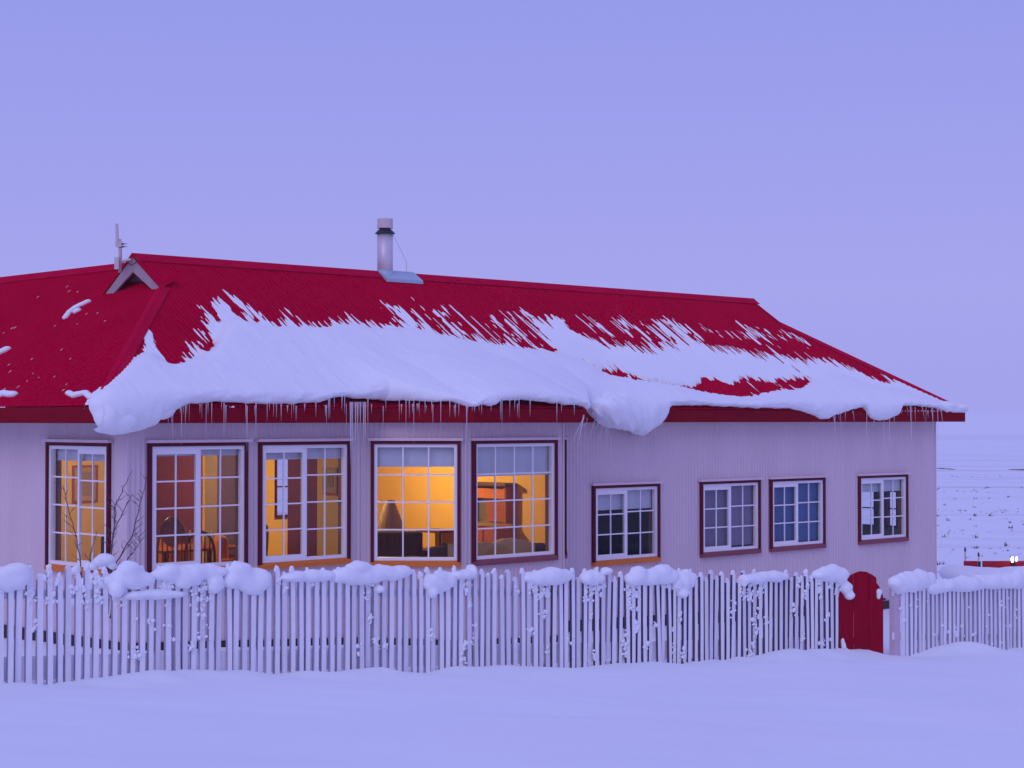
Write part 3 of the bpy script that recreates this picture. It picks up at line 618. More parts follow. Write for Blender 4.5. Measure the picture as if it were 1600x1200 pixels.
MB().box(af, -0.36, 0.36, -0.34, 0.34, 0.12, 0.44).build('seat', M_ORNG, ar, bevel=0.05); MB().box(af, -0.36, 0.36, 0.26, 0.42, 0.40, 0.95).build('backrest', M_ORNG, ar, bevel=0.06)
for sx in (-1, 1): MB().box(af, sx * 0.43 - 0.08, sx * 0.43 + 0.08, -0.34, 0.40, 0.10, 0.64).build('arm', M_ORNG, ar, bevel=0.06)
nv = thing('high_backed_chair', 'high-backed chair under a navy throw behind the window beside the shrub', 'chair', HP(1.75, 2.9, ZFL)); nf = at(1.75, 2.9, 150)
MB().box(nf, -0.3, 0.3, -0.28, 0.28, 0.15, 0.46).build('seat', M_WOODR, nv, bevel=0.04); MB().box(nf, -0.3, 0.3, 0.2, 0.32, 0.42, 1.02).build('backrest', M_WOODR, nv, bevel=0.05)
MB().prism(nf, [(-0.34, 0.62), (0.34, 0.70), (0.34, 1.0), (0.2, 1.08), (-0.12, 1.07), (-0.34, 0.9)], 0.14, 0.37).build('throw', M_NAVY, nv, bevel=0.05)
# living room in the bay
dr = thing('dresser', 'tall red-stained dresser with mirror against the bright yellow wall', 'dresser', HP(8.0, 1.92, ZFL)); df = lambda x, y, z: HP(8.19 - y, 1.93 + x, ZFL + z)
MB().box(df, -0.46, 0.46, 0.0, 0.42, 0.0, 0.92).build('carcass', M_WOODR, dr); MB().box(df, -0.48, 0.48, 0.0, 0.44, 0.92, 0.96).build('top', M_BRASS, dr)
MB().box(df, -0.44, -0.40, 0.02, 0.20, 0.96, 1.56).build('side_panel', M_WOODR, dr); MB().box(df, 0.40, 0.44, 0.02, 0.20, 0.96, 1.56).build('side_panel', M_WOODR, dr)
MB().box(df, -0.40, 0.40, 0.02, 0.06, 0.96, 1.36).build('mirror', M_MIRR, dr); MB().box(df, -0.41, 0.41, 0.02, 0.16, 1.36, 1.52).build('panel', M_ORNG, dr)
MB().box(df, -0.50, 0.50, 0.0, 0.26, 1.56, 1.62).build('cornice', M_WOOD, dr, bevel=0.015); MB().box(df, -0.36, 0.10, 0.061, 0.12, 0.98, 1.30).build('panel', M_WOODR, dr)
for k in range(3): MB().box(df, -0.44 + k * 0.3, -0.16 + k * 0.3, 0.421, 0.435, 0.50, 0.88).build('drawer', M_WOODR, dr, bevel=0.006); 
for k in range(3): MB().box(df, -0.44 + k * 0.3, -0.16 + k * 0.3, 0.421, 0.435, 0.06, 0.47).build('door', M_WOOD, dr, bevel=0.006)
def sofa(fr, L, label, back_h=0.86, m=M_SOFA):
    t = thing('sofa', label, 'sofa', fr(0, 0, 0)); h = L / 2
    MB().box(fr, -h, h, -0.40, 0.36, 0.10, 0.40).build('base', m, t, bevel=0.03); MB().box(fr, -h, h, 0.24, 0.44, 0.36, back_h).build('backrest', m, t, bevel=0.05)
    for sx in (-1, 1): MB().box(fr, sx * h - 0.10, sx * h + 0.10, -0.42, 0.42, 0.08, 0.62).build('arm', m, t, bevel=0.05)
    k = max(2, int(L / 0.65))
    for i in range(k): MB().box(fr, -h + 0.1 + (L - 0.2) * i / k + 0.01, -h + 0.1 + (L - 0.2) * (i + 1) / k - 0.01, -0.40, 0.24, 0.40, 0.52).build('seat_cushion', m, t, bevel=0.04)
    return t
sofa(at(6.15, 1.95, 136.3), 0.72, 'dark plum sofa with its back to the window left of the dresser', 0.92)
sofa(at(6.13, 0.12, 163), 1.9, 'dark sofa with a tan throw standing in the bay below the dresser', 0.80)
th = thing('tan_throw', 'tan throw lying over the backrest of the dark sofa in the bay', 'throw', HP(6.0, 0.0, ZFL + 0.8))
hx = np.linspace(-0.72, 0.72, 30); vs = []; fs = []
tfr = at(6.13, 0.12, 163)
prof = [(-0.38, 0.545), (0.10, 0.56), (0.22, 0.60), (0.235, 0.82), (0.34, 0.835), (0.455, 0.82), (0.46, 0.55)]
for i, x in enumerate(hx):
    for j, (y, z) in enumerate(prof): vs.append(tfr(x, y, z + 0.03 * math.sin(i * 0.55 + j) + 0.03 * math.sin(i * 0.21)))
n_ = len(prof); fs = [(i * n_ + j, i * n_ + j + 1, (i + 1) * n_ + j + 1, (i + 1) * n_ + j) for i in range(29) for j in range(n_ - 1)]
link('cloth', vs, fs, M_THROW, th, smooth=True)
st = thing('side_table', 'small dark side table against the yellow wall between sofa and dresser', 'table', HP(7.9, 3.05, ZFL)); sf = at(7.9, 3.05, 0)
MB().box(sf, -0.24, 0.24, -0.3, 0.3, 0.76, 0.80).build('table_top', M_WOOD, st); 
for sx in (-0.2, 0.2):
    for sy in (-0.25, 0.25): MB().box(sf, sx - 0.025, sx + 0.025, sy - 0.025, sy + 0.025, 0.0, 0.76).build('leg', M_WOOD, st)
cu = thing('floor_lamp', 'dark floor lamp with conical shade behind the plum sofa', 'lamp', HP(6.35, 2.45, ZFL)); cf = at(6.35, 2.45, 0)
MB().tube([cf(0, 0, 0), cf(0, 0, 0.03), cf(0, 0, 0.04), cf(0, 0, 1.3)], [0.16, 0.16, 0.02, 0.02], 16).build('stand', M_WOOD, cu)
MB().tube([cf(0, 0, 0.86), cf(0, 0, 1.36)], [0.25, 0.07], 20, False).build('lamp_shade', M_GBR, cu)
# curtains and pendants
def curtain(s, n, ds, dn, z0, z1, m, label):
    x, y, _ = HP(s, n); t = thing('curtain', label, 'curtain', HP(s, n, z0)); vs = []; k = 40
    for i in range(k + 1):
        e = i / k; w = 0.03 * math.sin(i * 1.15); q = HP(s + ds * e - dn * w * 3, n + dn * e + ds * w * 3)
        vs += [(q[0], q[1], z0), (q[0], q[1], z1)]
    link('cloth', vs, [(2 * i, 2 * i + 2, 2 * i + 3, 2 * i + 1) for i in range(k)], m, t, smooth=True)
curtain(4.35, 0.75, 0.18, 0.30, ZFL + 0.05, -0.3, M_PUR, 'violet curtain hanging beside the left edge of the yellow-lit bay window')
def pendant(s, n, power, col, label):
    x, y, _ = HP(s, n); t = thing('pendant_lamp', label, 'lamp', (x, y, ZCL))
    MB().tube([(x, y, ZCL), (x, y, ZCL - 0.18)], 0.008, 6).build('cord', M_DARK, t)
    MB().tube([(x, y, ZCL - 0.12), (x, y, ZCL - 0.26)], [0.05, 0.20], 20, False).build('lamp_shade', M_SHADE, t)
    ld = bpy.data.lights.new('bulb_light', 'POINT'); ld.energy = power; ld.color = col; ld.shadow_soft_size = 0.07
    lo = bpy.data.objects.new('bulb_light', ld); C.objects.link(lo); lo.parent = t; lo.location = (0, 0, -0.30)
pendant(6.3, 2.9, 225, (1.0, 0.73, 0.27), 'lit pendant lamp in the yellow room behind the bay windows')
pendant(2.2, 3.7, 105, (1.0, 0.75, 0.36), 'lit pendant lamp over the dining table in the corner room')

# ------------------------------------------------------------------ snow on the roof
X0, Y0, NXP, NYP = 60, 430, 1500, 300
PX, PY = np.meshgrid(np.arange(NXP) + X0, np.arange(NYP) + Y0, indexing='ij')
def inside(poly):
    r = np.zeros(PX.shape, bool); n = len(poly)
    for i in range(n):
        (x1, y1), (x2, y2) = poly[i], poly[(i + 1) % n]
        if y1 == y2: continue
        c = ((y1 > PY) != (y2 > PY)) & (PX < (x2 - x1) * (PY - y1) / (y2 - y1) + x1); r ^= c
    return r
def blur(a, r):
    for ax in (0, 1):
        for _ in range(2):
            p = np.pad(a, [(r + 1, r) if k == ax else (0, 0) for k in (0, 1)], mode='edge'); c = np.cumsum(p, ax)
            n = a.shape[ax]; s1 = [slice(None)] * 2; s0 = [slice(None)] * 2
            s1[ax] = slice(2 * r + 1, 2 * r + 1 + n); s0[ax] = slice(0, n); a = (c[tuple(s1)] - c[tuple(s0)]) / (2 * r + 1)
    return a
FULL = [(120, 720), (128, 640), (140, 612), (160, 600), (185, 582), (203, 556), (222, 549), (226, 530), (222, 522), (212, 522), (211, 515), (220, 510), (235, 512), (243, 522), (246, 540), (258, 560), (268, 575), (284, 572), (292, 560), (300, 542), (310, 541), (320, 548), (330, 556), (338, 545), (332, 525), (330, 505), (336, 485), (340, 468), (342, 458), (350, 466), (362, 482), (375, 492), (390, 500), (405, 503), (418, 507), (430, 511), (440, 502), (452, 503), (466, 512), (474, 500), (486, 505), (500, 515), (512, 512), (522, 500), (540, 496), (556, 500), (566, 497), (580, 512), (592, 510), (606, 508), (622, 503), (640, 505), (660, 510), (680, 515), (700, 520), (720, 524), (745, 526), (770, 534), (800, 534), (820, 540), (840, 545), (866, 556), (890, 567), (905, 575), (1000, 597), (1060, 606), (1160, 620), (1250, 612), (1300, 590), (1520, 640), (1520, 720)]
THIN = [(845, 500), (862, 492), (880, 497), (893, 512), (905, 522), (925, 523), (940, 535), (955, 540), (975, 538), (1000, 545), (1022, 545), (1035, 536), (1060, 533), (1080, 538), (1115, 541), (1140, 544), (1165, 547), (1190, 552), (1215, 555), (1240, 560), (1262, 562), (1275, 562), (1290, 560), (1305, 562), (1322, 572), (1340, 577), (1360, 590), (1375, 595), (1395, 592), (1412, 597), (1430, 596), (1450, 605), (1470, 617), (1490, 628), (1512, 632), (1520, 720), (905, 720), (880, 552), (852, 532)]
REDS = [(912, 571), (935, 569), (960, 576), (985, 578), (1000, 589), (1015, 594), (1040, 597), (1065, 599), (1088, 601), (1096, 588), (1112, 586), (1130, 594), (1148, 598), (1165, 586), (1185, 588), (1205, 594), (1225, 588), (1245, 590), (1262, 586), (1276, 592), (1260, 604), (1245, 612), (1225, 609), (1200, 613), (1180, 618), (1160, 621), (1135, 617), (1110, 615), (1080, 611), (1050, 607), (1020, 602), (990, 597), (960, 590), (935, 584)]
STRK = [([(585, 470), (610, 468), (640, 473), (672, 470), (700, 476), (735, 478), (760, 483), (800, 485), (840, 490), (862, 492), (845, 510), (850, 530), (820, 535), (770, 530), (730, 522), (690, 512), (650, 502), (615, 500), (600, 490)], 0.49),
        ([(905, 498), (930, 494), (960, 498), (985, 500), (1000, 498), (1020, 495), (1050, 500), (1075, 502), (1095, 520), (1110, 538), (1080, 538), (1055, 530), (1035, 533), (1005, 525), (985, 518), (960, 527), (935, 522), (915, 512)], 0.58),
        ([(1090, 506), (1130, 512), (1150, 508), (1180, 505), (1210, 503), (1235, 515), (1265, 527), (1250, 531), (1215, 530), (1190, 532), (1150, 531), (1130, 525), (1105, 520)], 0.50),
        ([(400, 470), (440, 468), (470, 490), (500, 510), (470, 512), (440, 505), (410, 500)], 0.36), ([(500, 478), (520, 480), (545, 497), (520, 505)], 0.40),
        ([(312, 478), (340, 468), (332, 530), (310, 545), (302, 525)], 0.46), ([(262, 540), (300, 530), (310, 550), (285, 570)], 0.42), ([(354, 455), (368, 458), (436, 512), (415, 508), (362, 474)], 0.68),
        ([(590, 468), (604, 470), (660, 500), (640, 506), (612, 486)], 0.66), ([(758, 486), (772, 490), (838, 540), (820, 540), (775, 503)], 0.66)]
Mk = np.zeros(PX.shape); Tk = np.zeros(PX.shape)
fi, ti, ri = inside(FULL), inside(THIN), inside(REDS)
Mk[fi | ti] = 1.0; Tk[ti] = 0.04; Tk[fi] = 0.215; Tk[fi & (PX > 1000)] = 0.17; Tk[fi & (PX > 930) & (PX <= 1000)] = 0.19
Mk[ri] = 0.33; Tk[ri] = 0.03
for poly, val in STRK:
    k = inside(poly) & ~(fi | ti); Mk[k] = np.maximum(Mk[k], val)
Mw = blur(((fi | ti) & ~ri).astype(float), 27); Mk = blur(Mk, 2); Tk = blur(Tk, 11) * ss(0.50, 0.97, Mw)
def samp(a, x, y):
    x = np.clip(x - X0, 0, NXP - 1.01); y = np.clip(y - Y0, 0, NYP - 1.01); i = x.astype(int); j = y.astype(int); fx = x - i; fy = y - j
    return (a[i, j] * (1 - fx) + a[i + 1, j] * fx) * (1 - fy) + (a[i, j + 1] * (1 - fx) + a[i + 1, j + 1] * fx) * fy
BOT = [(120, 650), (137, 650), (145, 664), (160, 675), (185, 680), (215, 676), (245, 666), (250, 656), (270, 645), (295, 633), (340, 628), (400, 631), (450, 633), (500, 629), (515, 623), (530, 617), (560, 622), (620, 625), (700, 628), (750, 631), (768, 635), (775, 633), (780, 627), (820, 627), (860, 629), (890, 633), (912, 634), (920, 645), (932, 657), (945, 662), (960, 661), (985, 671), (1010, 682), (1025, 672), (1038, 655), (1041, 640), (1050, 634), (1100, 633), (1150, 635), (1190, 637), (1240, 639), (1265, 646), (1285, 656), (1300, 650), (1330, 643), (1343, 636), (1350, 637), (1360, 655), (1375, 659), (1390, 655), (1402, 650), (1409, 634), (1420, 630), (1450, 634), (1470, 641), (1480, 643), (1500, 636), (1514, 633)]
ts = np.arange(0.0, TL + 0.001, PITCHW / 8); nt_ = len(ts)
qs = np.concatenate([np.arange(0, 3.2, 0.021)]); nq = len(qs)
me_ = np.array([edge_m(t) for t in ts])
span = 3.15 - me_                                  # from the eave edge up to m = 3.15
TT = ts[:, None] + 0 * qs[None]; MM = me_[:, None] + span[:, None] * (qs[None] / qs[-1])
RZ = roof_z(TT, MM)
PXw = W0[0] + (TT - EVL) * UX + (MM - EVF) * VX; PYw = W0[1] + (TT - EVL) * UY + (MM - EVF) * VY
sx, sy = project(np.stack([PXw, PYw, RZ + 0.03], -1))
tk = samp(Tk, sx, sy)
slide = 0.32 * (vn(TT / 0.024, MM * 0.45, 81) - 0.5) + 0.22 * (vn(TT / 0.05, MM * 0.3, 82) - 0.5) + 0.16 * (vn(TT / 0.15, MM * 0.3, 83) - 0.5)
slide = slide + 0.24 * np.clip(vn(TT / 0.045, MM * 0.2, 84) - 0.75, 0, 1) / 0.25 - 0.26 * np.clip(vn(TT / 0.035, MM * 0.2, 85) - 0.72, 0, 1) / 0.28
M2 = MM - slide * ss(0.5, 1.2, MM) * ss(0.05, 0.6, TT - MM)
sx2, sy2 = project(np.stack([W0[0] + (TT - EVL) * UX + (M2 - EVF) * VX, W0[1] + (TT - EVL) * UY + (M2 - EVF) * VY, roof_z(TT, M2) + 0.03], -1))
mk = samp(Mk, sx2, sy2)
q_ = MM
nz_ = 0.62 * vn(TT / 0.036, q_ * 0.7, 41) + 0.38 * vn(TT / 0.10, q_ * 0.6, 43)
nz_ = (nz_ - 0.5) * 1.25 + 0.45 * (vn(TT / 0.035, q_ * 8, 45) - 0.5)
f_ = mk + 0.60 * nz_
cov = ss(0.50, 0.66, f_)
und = 0.07 * fbm(TT * 0.9, q_ * 1.3, 51, 4) + 0.022 * fbm(TT * 7, q_ * 2.2, 52, 3)
thick = cov * (0.012 + np.maximum(tk + und * np.clip(tk / 0.15, 0, 1), 0.0)) - (1 - cov) * 0.035
ridge = 0.006 * np.sin(2 * math.pi * TT / PITCHW) * np.exp(-tk / 0.03)     # the ribs telegraph through thin snow
base_ = ZE + SL * np.minimum(np.minimum(MM, TT), TL - TT); bump_ = np.maximum(RZ - base_, 0)
kw = 145; kern = np.hanning(2 * kw + 1); kern /= kern.sum()
bs = np.apply_along_axis(lambda c: np.convolve(np.pad(c, kw, mode='edge'), kern, 'valid'), 0, bump_)
kern2 = np.hanning(31); kern2 /= kern2.sum(); bs = np.apply_along_axis(lambda c: np.convolve(np.pad(c, 15, mode='edge'), kern2, 'valid'), 1, bs)
fat = np.maximum(bump_ * 0.35 + bs * 0.85, 0) + 0.0
lift = np.where(tk > 0.08, np.maximum(bs - bump_, -0.75 * np.maximum(thick, 0)) * ss(0.06, 0.14, tk) + 0.04 * ss(0.02, 0.25, bs), 0)
Zs = RZ + thick + ridge + lift * cov
Zs[:, 0] = np.maximum(Zs[:, 0], RZ[:, 0] + 0.05)
verts = [np.stack([PXw, PYw, Zs], -1)]
# rounded lip over the eave
ex, ey = project(np.stack([PXw[:, 0], PYw[:, 0], RZ[:, 0]], -1))
yb = np.interp(ex, [b[0] for b in BOT], [b[1] for b in BOT]) + 5.0 * fbm(ts * 2.2, ts * 0, 61, 3) + 4.5 * fbm(ts * 8, ts * 0, 62, 3)
zb = np.array([ray(x, y)[2] / ray(x, y)[1] for x, y in zip(ex, yb)]) * (PYw[:, 0] - 0.10)
ztop = Zs[:, 0]; zb = np.minimum(zb, ztop - 0.09)
PH0 = math.radians(62); b_ = (ztop - zb) / (1 + math.sin(PH0)); a_ = np.clip(0.10 + 0.42 * (ztop - zb - 0.16), 0.10, 0.34)
k5 = np.ones(9) / 9; a_ = np.convolve(np.pad(a_, 4, mode='edge'), k5, 'valid')
zc = zb + b_; NL = 15
phis = np.linspace(PH0, math.radians(-140), NL + 1)[1:]
lip = np.zeros((nt_, NL, 3))
for j, ph in enumerate(phis):
    out = a_ * (math.cos(ph) - math.cos(PH0)) + 0.012; out = out + (0.05 * fbm(ts * 3, np.full(nt_, j * 0.35), 63, 3) + 0.028 * fbm(ts * 9, np.full(nt_, j * 0.9), 64, 3)) * min(1, j / 3)
    out = np.maximum(out, -0.02) if j > NL - 4 else out
    lip[:, j, 0] = PXw[:, 0] - VX * out; lip[:, j, 1] = PYw[:, 0] - VY * out; lip[:, j, 2] = zc + b_ * math.sin(ph)
allv = np.concatenate([lip[:, ::-1], verts[0]], 1); nr = allv.shape[1]
above = np.concatenate([np.ones((nt_, NL), bool), (thick > -0.03)], 1)
above[:, :NL + 2] = True
idx = np.arange(nt_ * nr).reshape(nt_, nr)
keep = above[:-1, :-1] | above[1:, :-1] | above[1:, 1:] | above[:-1, 1:]
Qd = np.stack([idx[:-1, :-1], idx[1:, :-1], idx[1:, 1:], idx[:-1, 1:]], -1)[keep]
used = np.zeros(nt_ * nr, bool); used[Qd.ravel()] = True; remap = np.cumsum(used) - 1
rs = thing('roof_snow', 'thick slumping blanket of snow with icicles on the red iron roof', 'snow', RP(TL / 2, 0, ZE))
link('snow_blanket', allv.reshape(-1, 3)[used], remap[Qd].tolist(), M_SNOW, rs, smooth=True)
ud = (UX, UY)
EL = np.array(RP(0, 0, ZE)); ER = np.array(RP(TL, 0, ZE))
def rp(t, m, z): return np.array(RP(t, m, z))
blob('snow_lump', [(rp(0.12, 0.02, 0.06), (0.14, 0.18, 0.19), ud), (rp(0.06, 0.06, 0.18), (0.12, 0.15, 0.12), ud), (rp(0.34, 0.02, -0.01), (0.24, 0.18, 0.18), ud), (rp(0.34, 0.12, 0.20), (0.30, 0.22, 0.14), ud), (rp(0.62, 0.05, 0.05), (0.24, 0.15, 0.15), ud), (rp(0.20, 0.20, 0.28), (0.14, 0.16, 0.08), ud), (rp(0.55, 0.20, 0.30), (0.30, 0.22, 0.10), ud), (rp(0.95, 0.06, 0.14), (0.20, 0.13, 0.14), ud)], M_SNOW, rs, 0.016, 0.14, 9, 3)
blob('snow_lump', [(rp(TL - 0.12, 0.05, ZE + 0.06), (0.22, 0.16, 0.08), ud), (rp(TL - 0.5, 0.12, ZE + 0.09), (0.32, 0.18, 0.10), ud)], M_SNOW, rs, 0.02, 0.05, 7, 5)
t2 = 9.38
blob('snow_lump', [(rp(t2 - 0.20, -0.08, 0.08), (0.36, 0.24, 0.22), ud), (rp(t2 + 0.14, -0.06, 0.00), (0.26, 0.18, 0.19), ud), (rp(t2 - 0.45, -0.10, 0.18), (0.34, 0.24, 0.16), ud), (rp(t2 + 0.22, 0.0, 0.12), (0.28, 0.18, 0.18), ud), (rp(t2 - 0.1, 0.2, 0.30), (0.5, 0.35, 0.14), ud)], M_SNOW, rs, 0.018, 0.18, 10, 7)
# patches left on the slope of the wing
def wing_pt(x, y):                                 # pixel to a point on the left slope
    d = ray(x, y); p0 = np.array(RP(0, 0, ZE)); nrm = np.array((-SL * UX, -SL * UY, 1.0)); return d * (p0 @ nrm) / (d @ nrm)
for k, (pts, r) in enumerate((([(102, 498), (108, 490), (117, 483), (127, 478), (138, 473)], 0.055), ([(118, 489), (123, 486)], 0.05), ([(-6, 556), (4, 551), (12, 547)], 0.065), ([(-4, 622), (6, 616), (14, 618), (22, 618)], 0.07), ([(108, 616), (116, 620), (124, 618), (134, 616), (141, 622)], 0.06))):
    pts = [tuple(np.array(a) * (1 - e) + np.array(b) * e) for a, b in zip(pts[:-1], pts[1:]) for e in (0, 0.33, 0.67)] + [pts[-1]]
    blob('snow_patch', [(wing_pt(*p) + np.array((0, 0, 0.015)), (r * 0.85, r * 0.85, r * 0.62)) for p in pts], M_SNOW, rs, 0.014, 0.06, 14, 20 + k)
mb = MB()
for k in range(28):
    x, y = random.uniform(0, 175), random.choice((random.uniform(440, 620), random.uniform(560, 625)))
    if y < 437 + 0.0 * x or (x > 120 and y > 560): continue
    p = wing_pt(x, y); L = random.uniform(0.02, 0.08); d = np.array((UX, UY, SL)); d /= np.linalg.norm(d)
    w = random.uniform(0.003, 0.006); c = np.array((VX, VY, 0)) * w; up = np.array((0, 0, 0.016))
    mb.add([p + c * 0.2 + up * 0.7, p + d * L * 0.5 + c + up, p + d * L + up * 0.7, p + d * L * 0.5 - c + up, p + d * L * 0.5 + up * 1.4], [(0, 1, 4), (1, 2, 4), (2, 3, 4), (3, 0, 4)])
tag(mb.build('snow_flecks', M_SNOW, rs), kind='stuff')
# icicles
def icicle(top, bot, r):
    top, bot = np.array(top), np.array(bot); mid = top * 0.55 + bot * 0.45
    MB().tube([top, top * 0.8 + bot * 0.2, mid, bot], [r * 1.5, r, r * 0.65, r * 0.1], 6).build('icicle', M_ICE, rs, smooth=True, origin=tuple(top))
def eave_pt(x, out=0.02):
    k = int(np.argmin(np.abs(ex - x))); return PXw[k, 0] - VX * out, PYw[k, 0] - VY * out, zb[k]
rnd = random.Random(5)
def hang(x, y1, dx=0.0, out=0.04, r=0.008, ytop=None):
    X, Y, z = eave_pt(x, out); d = ray(x, y1)
    if ytop is not None: z = ray(x, ytop)[2] * Y
    b = d[2] / d[1] * Y; 
    if b > z - 0.05: return
    icicle((X, Y, z + 0.035), (X + dx, Y - abs(dx) * 0.2, b), r)
x = 250.0
while x < 545:
    hang(x, 640 + min(80, rnd.expovariate(1 / 17)), r=rnd.uniform(0.004, 0.010), ytop=rnd.choice((None, rnd.uniform(630, 640)))); x += 1.2 + rnd.expovariate(1 / 5.0)
for x, y in ((545, 730), (548, 712), (553, 700), (556, 690), (560, 676), (565, 694), (568, 700)): hang(x, y, r=0.012, ytop=632)
x = 572.0
while x < 905:
    lg = 730 if 590 < x < 720 else 690
    hang(x, 640 + min(lg - 640, rnd.expovariate(1 / 20)), r=rnd.uniform(0.004, 0.010), ytop=rnd.choice((None, rnd.uniform(630, 640)))); x += (1.2 + rnd.expovariate(1 / 5.5)) * (1 if x < 810 else 2.0)
for k in range(16):
    x = rnd.uniform(905, 1000); hang(x, rnd.uniform(676, 712), dx=-rnd.uniform(0.02, 0.20) * (1000 - x) / 90, r=rnd.uniform(0.006, 0.010), ytop=rnd.uniform(652, 664))
x = 1296.0
while x < 1482:
    hang(x, rnd.choice((650, 658, 664, 672, 690, 705)) + rnd.uniform(-4, 6), dx=rnd.uniform(-0.02, 0.08), r=rnd.uniform(0.004, 0.009), ytop=rnd.choice((None, rnd.uniform(636, 648)))); x += 1.5 + rnd.expovariate(1 / 6)

# ------------------------------------------------------------------ picket fence
FTOP = lambda s: float(np.interp(s, [-5, 0, 4.23, 7.08, 11.08, 12, 14.6, 21], [-1.19, -1.46, -1.69, -1.865, -2.09, -2.14, -2.37, -2.75]))
sG0, sG1, sR = fence_s(1308), fence_s(1384), fence_s(1396)
fence = thing('picket_fence', 'long white picket fence with uneven snow-crusted pickets before the lodge', 'fence', FP(4, float(ground_z(*FP(4)[:2]))))
fence2 = thing('picket_fence', 'short pale picket fence under an even snow cap beyond the red gate', 'fence', FP(14.5, float(ground_z(*FP(14.5)[:2]))))
ff = lambda x, y, z: (FD[0] * x + FD[1] * y, FD[1] * x - FD[0] * y, z)       # local: x along fence, y towards the camera
def picket_mesh(name, w, tip, seed, m, side):
    r = random.Random(seed); mb = MB(); h = w / 2; H = -1.62; b = 0.004
    bow = r.uniform(-0.008, 0.008)
    def sec(z, k, dx): return [ff(-h * k + dx, -0.018, z), ff(h * k + dx, -0.018, z), ff((h - b) * k + dx, 0.018, z), ff((-h + b) * k + dx, 0.018, z)]
    zs = [(H, 1, 0), (-0.8, 1.0, bow), (-tip, 0.98, bow * 0.5), (-tip * 0.35, 0.6, 0), (0, 0.16, 0)]
    vs = [p for z, k, d in zs for p in sec(z, k, d)]; fs = []
    for i in range(len(zs) - 1): fs += [(4 * i + a, 4 * i + (a + 1) % 4, 4 * i + 4 + (a + 1) % 4, 4 * i + 4 + a) for a in range(4)]
    mb.add(vs, fs + [(4 * len(zs) - 4, 4 * len(zs) - 3, 4 * len(zs) - 2, 4 * len(zs) - 1)])
    me = bpy.data.meshes.new(name); me.from_pydata(mb.v, [], mb.f); me.materials.append(m); me.materials.append(side); me.update()
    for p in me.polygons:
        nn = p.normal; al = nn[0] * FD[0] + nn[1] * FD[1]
        if abs(al) > 0.9 and min(me.vertices[i].co[2] for i in p.vertices) < -0.1: p.material_index = 1  # side faces get the painted gap shade
    return me
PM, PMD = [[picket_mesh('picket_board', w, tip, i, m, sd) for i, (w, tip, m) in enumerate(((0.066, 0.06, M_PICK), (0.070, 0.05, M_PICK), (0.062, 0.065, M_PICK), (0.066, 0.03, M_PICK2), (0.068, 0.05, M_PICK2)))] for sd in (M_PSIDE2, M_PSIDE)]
rp_ = random.Random(3); PICKS = []
def put_picket(s, parent, drop, wmul=1.0):
    o = bpy.data.objects.new('picket', rp_.choice(PMD if 7.0 + rp_.gauss(0, 0.5) < s < sG0 else PM)); C.objects.link(o); o.parent = parent  # deeper painted shade only on the stretch leading up to the gate
    z = FTOP(s) - drop + rp_.uniform(-0.02, 0.02); p = np.array(FP(s, z, rp_.uniform(-0.006, 0.006)))
    o.location = p - np.array(base_of(parent)); tl = rp_.gauss(0, 0.012); o.rotation_euler = (tl * FD[0] + rp_.gauss(0, .006), tl * FD[1], rp_.gauss(0, 0.05)); o.scale = (wmul, wmul, 1)
    PICKS.append((s, z))
s = -4.55; k = 0
while s < sG0 - 0.03:
    put_picket(s, fence, 0.0 if k % 2 else 0.075); s += 0.1 + rp_.uniform(-0.008, 0.008); k += 1
s = sR + 0.26; k = 0
while s < 21:
    put_picket(s, fence2, 0.03 if k % 2 else 0.05, 0.95); s += 0.098 + rp_.uniform(-0.006, 0.006); k += 1
def rail(s0, s1, dz, hgt, parent, off=0.042, n=24, m=M_PICK):
    mb = MB(); ssr = np.linspace(s0, s1, n); vs = []
    for q in ssr:
        z = FTOP(q) - dz
        for o_, zz in ((off - 0.018, z), (off + 0.018, z), (off + 0.018, z - hgt), (off - 0.018, z - hgt)): vs.append(FP(q, zz, o_))
    mb.add(vs, [(4 * i + a, 4 * i + 4 + a, 4 * i + 4 + (a + 1) % 4, 4 * i + (a + 1) % 4) for i in range(n - 1) for a in range(4)] + [(0, 1, 2, 3), (4 * n - 1, 4 * n - 2, 4 * n - 3, 4 * n - 4)]); mb.build('rail', m, parent)
rail(-4.6, sG0 - 0.02, 0.24, 0.09, fence, n=34); rail(-4.6, sG0 - 0.02, 0.90, 0.24, fence, n=34)
rail(sR + 0.02, 21, 0.22, 0.09, fence2); rail(sR + 0.02, 21, 0.84, 0.1, fence2)
for q in (-3.4, -0.9, 1.6, 4.1, 6.6, 9.1, 11.7):
    z = FTOP(q); fr = frame2(*FP(q, 0, 0.10)[:2], FD[0], FD[1]); MB().box(fr, -0.045, 0.045, -0.045, 0.045, z - 1.7, z - 0.06).build('post', M_PICK2, fence)
z = FTOP(sR); fr = frame2(*FP(sR + 0.03, 0, 0.0)[:2], FD[0], FD[1])
MB().box(fr, 0.0, 0.11, 0.012, 0.12, z - 1.5, z - 0.0).build('post', M_POST, fence2, bevel=0.006); MB().box(fr, 0.115, 0.21, -0.012, 0.01, z - 1.5, z - 0.02).build('board', M_PICK, fence2)
fr = frame2(*FP(sG0 - 0.0, 0, 0.06)[:2], FD[0], FD[1]); z = FTOP(sG0)
MB().box(fr, -0.10, -0.01, 0.0, 0.09, z - 1.6, z - 0.08).build('post', M_PICK, fence)
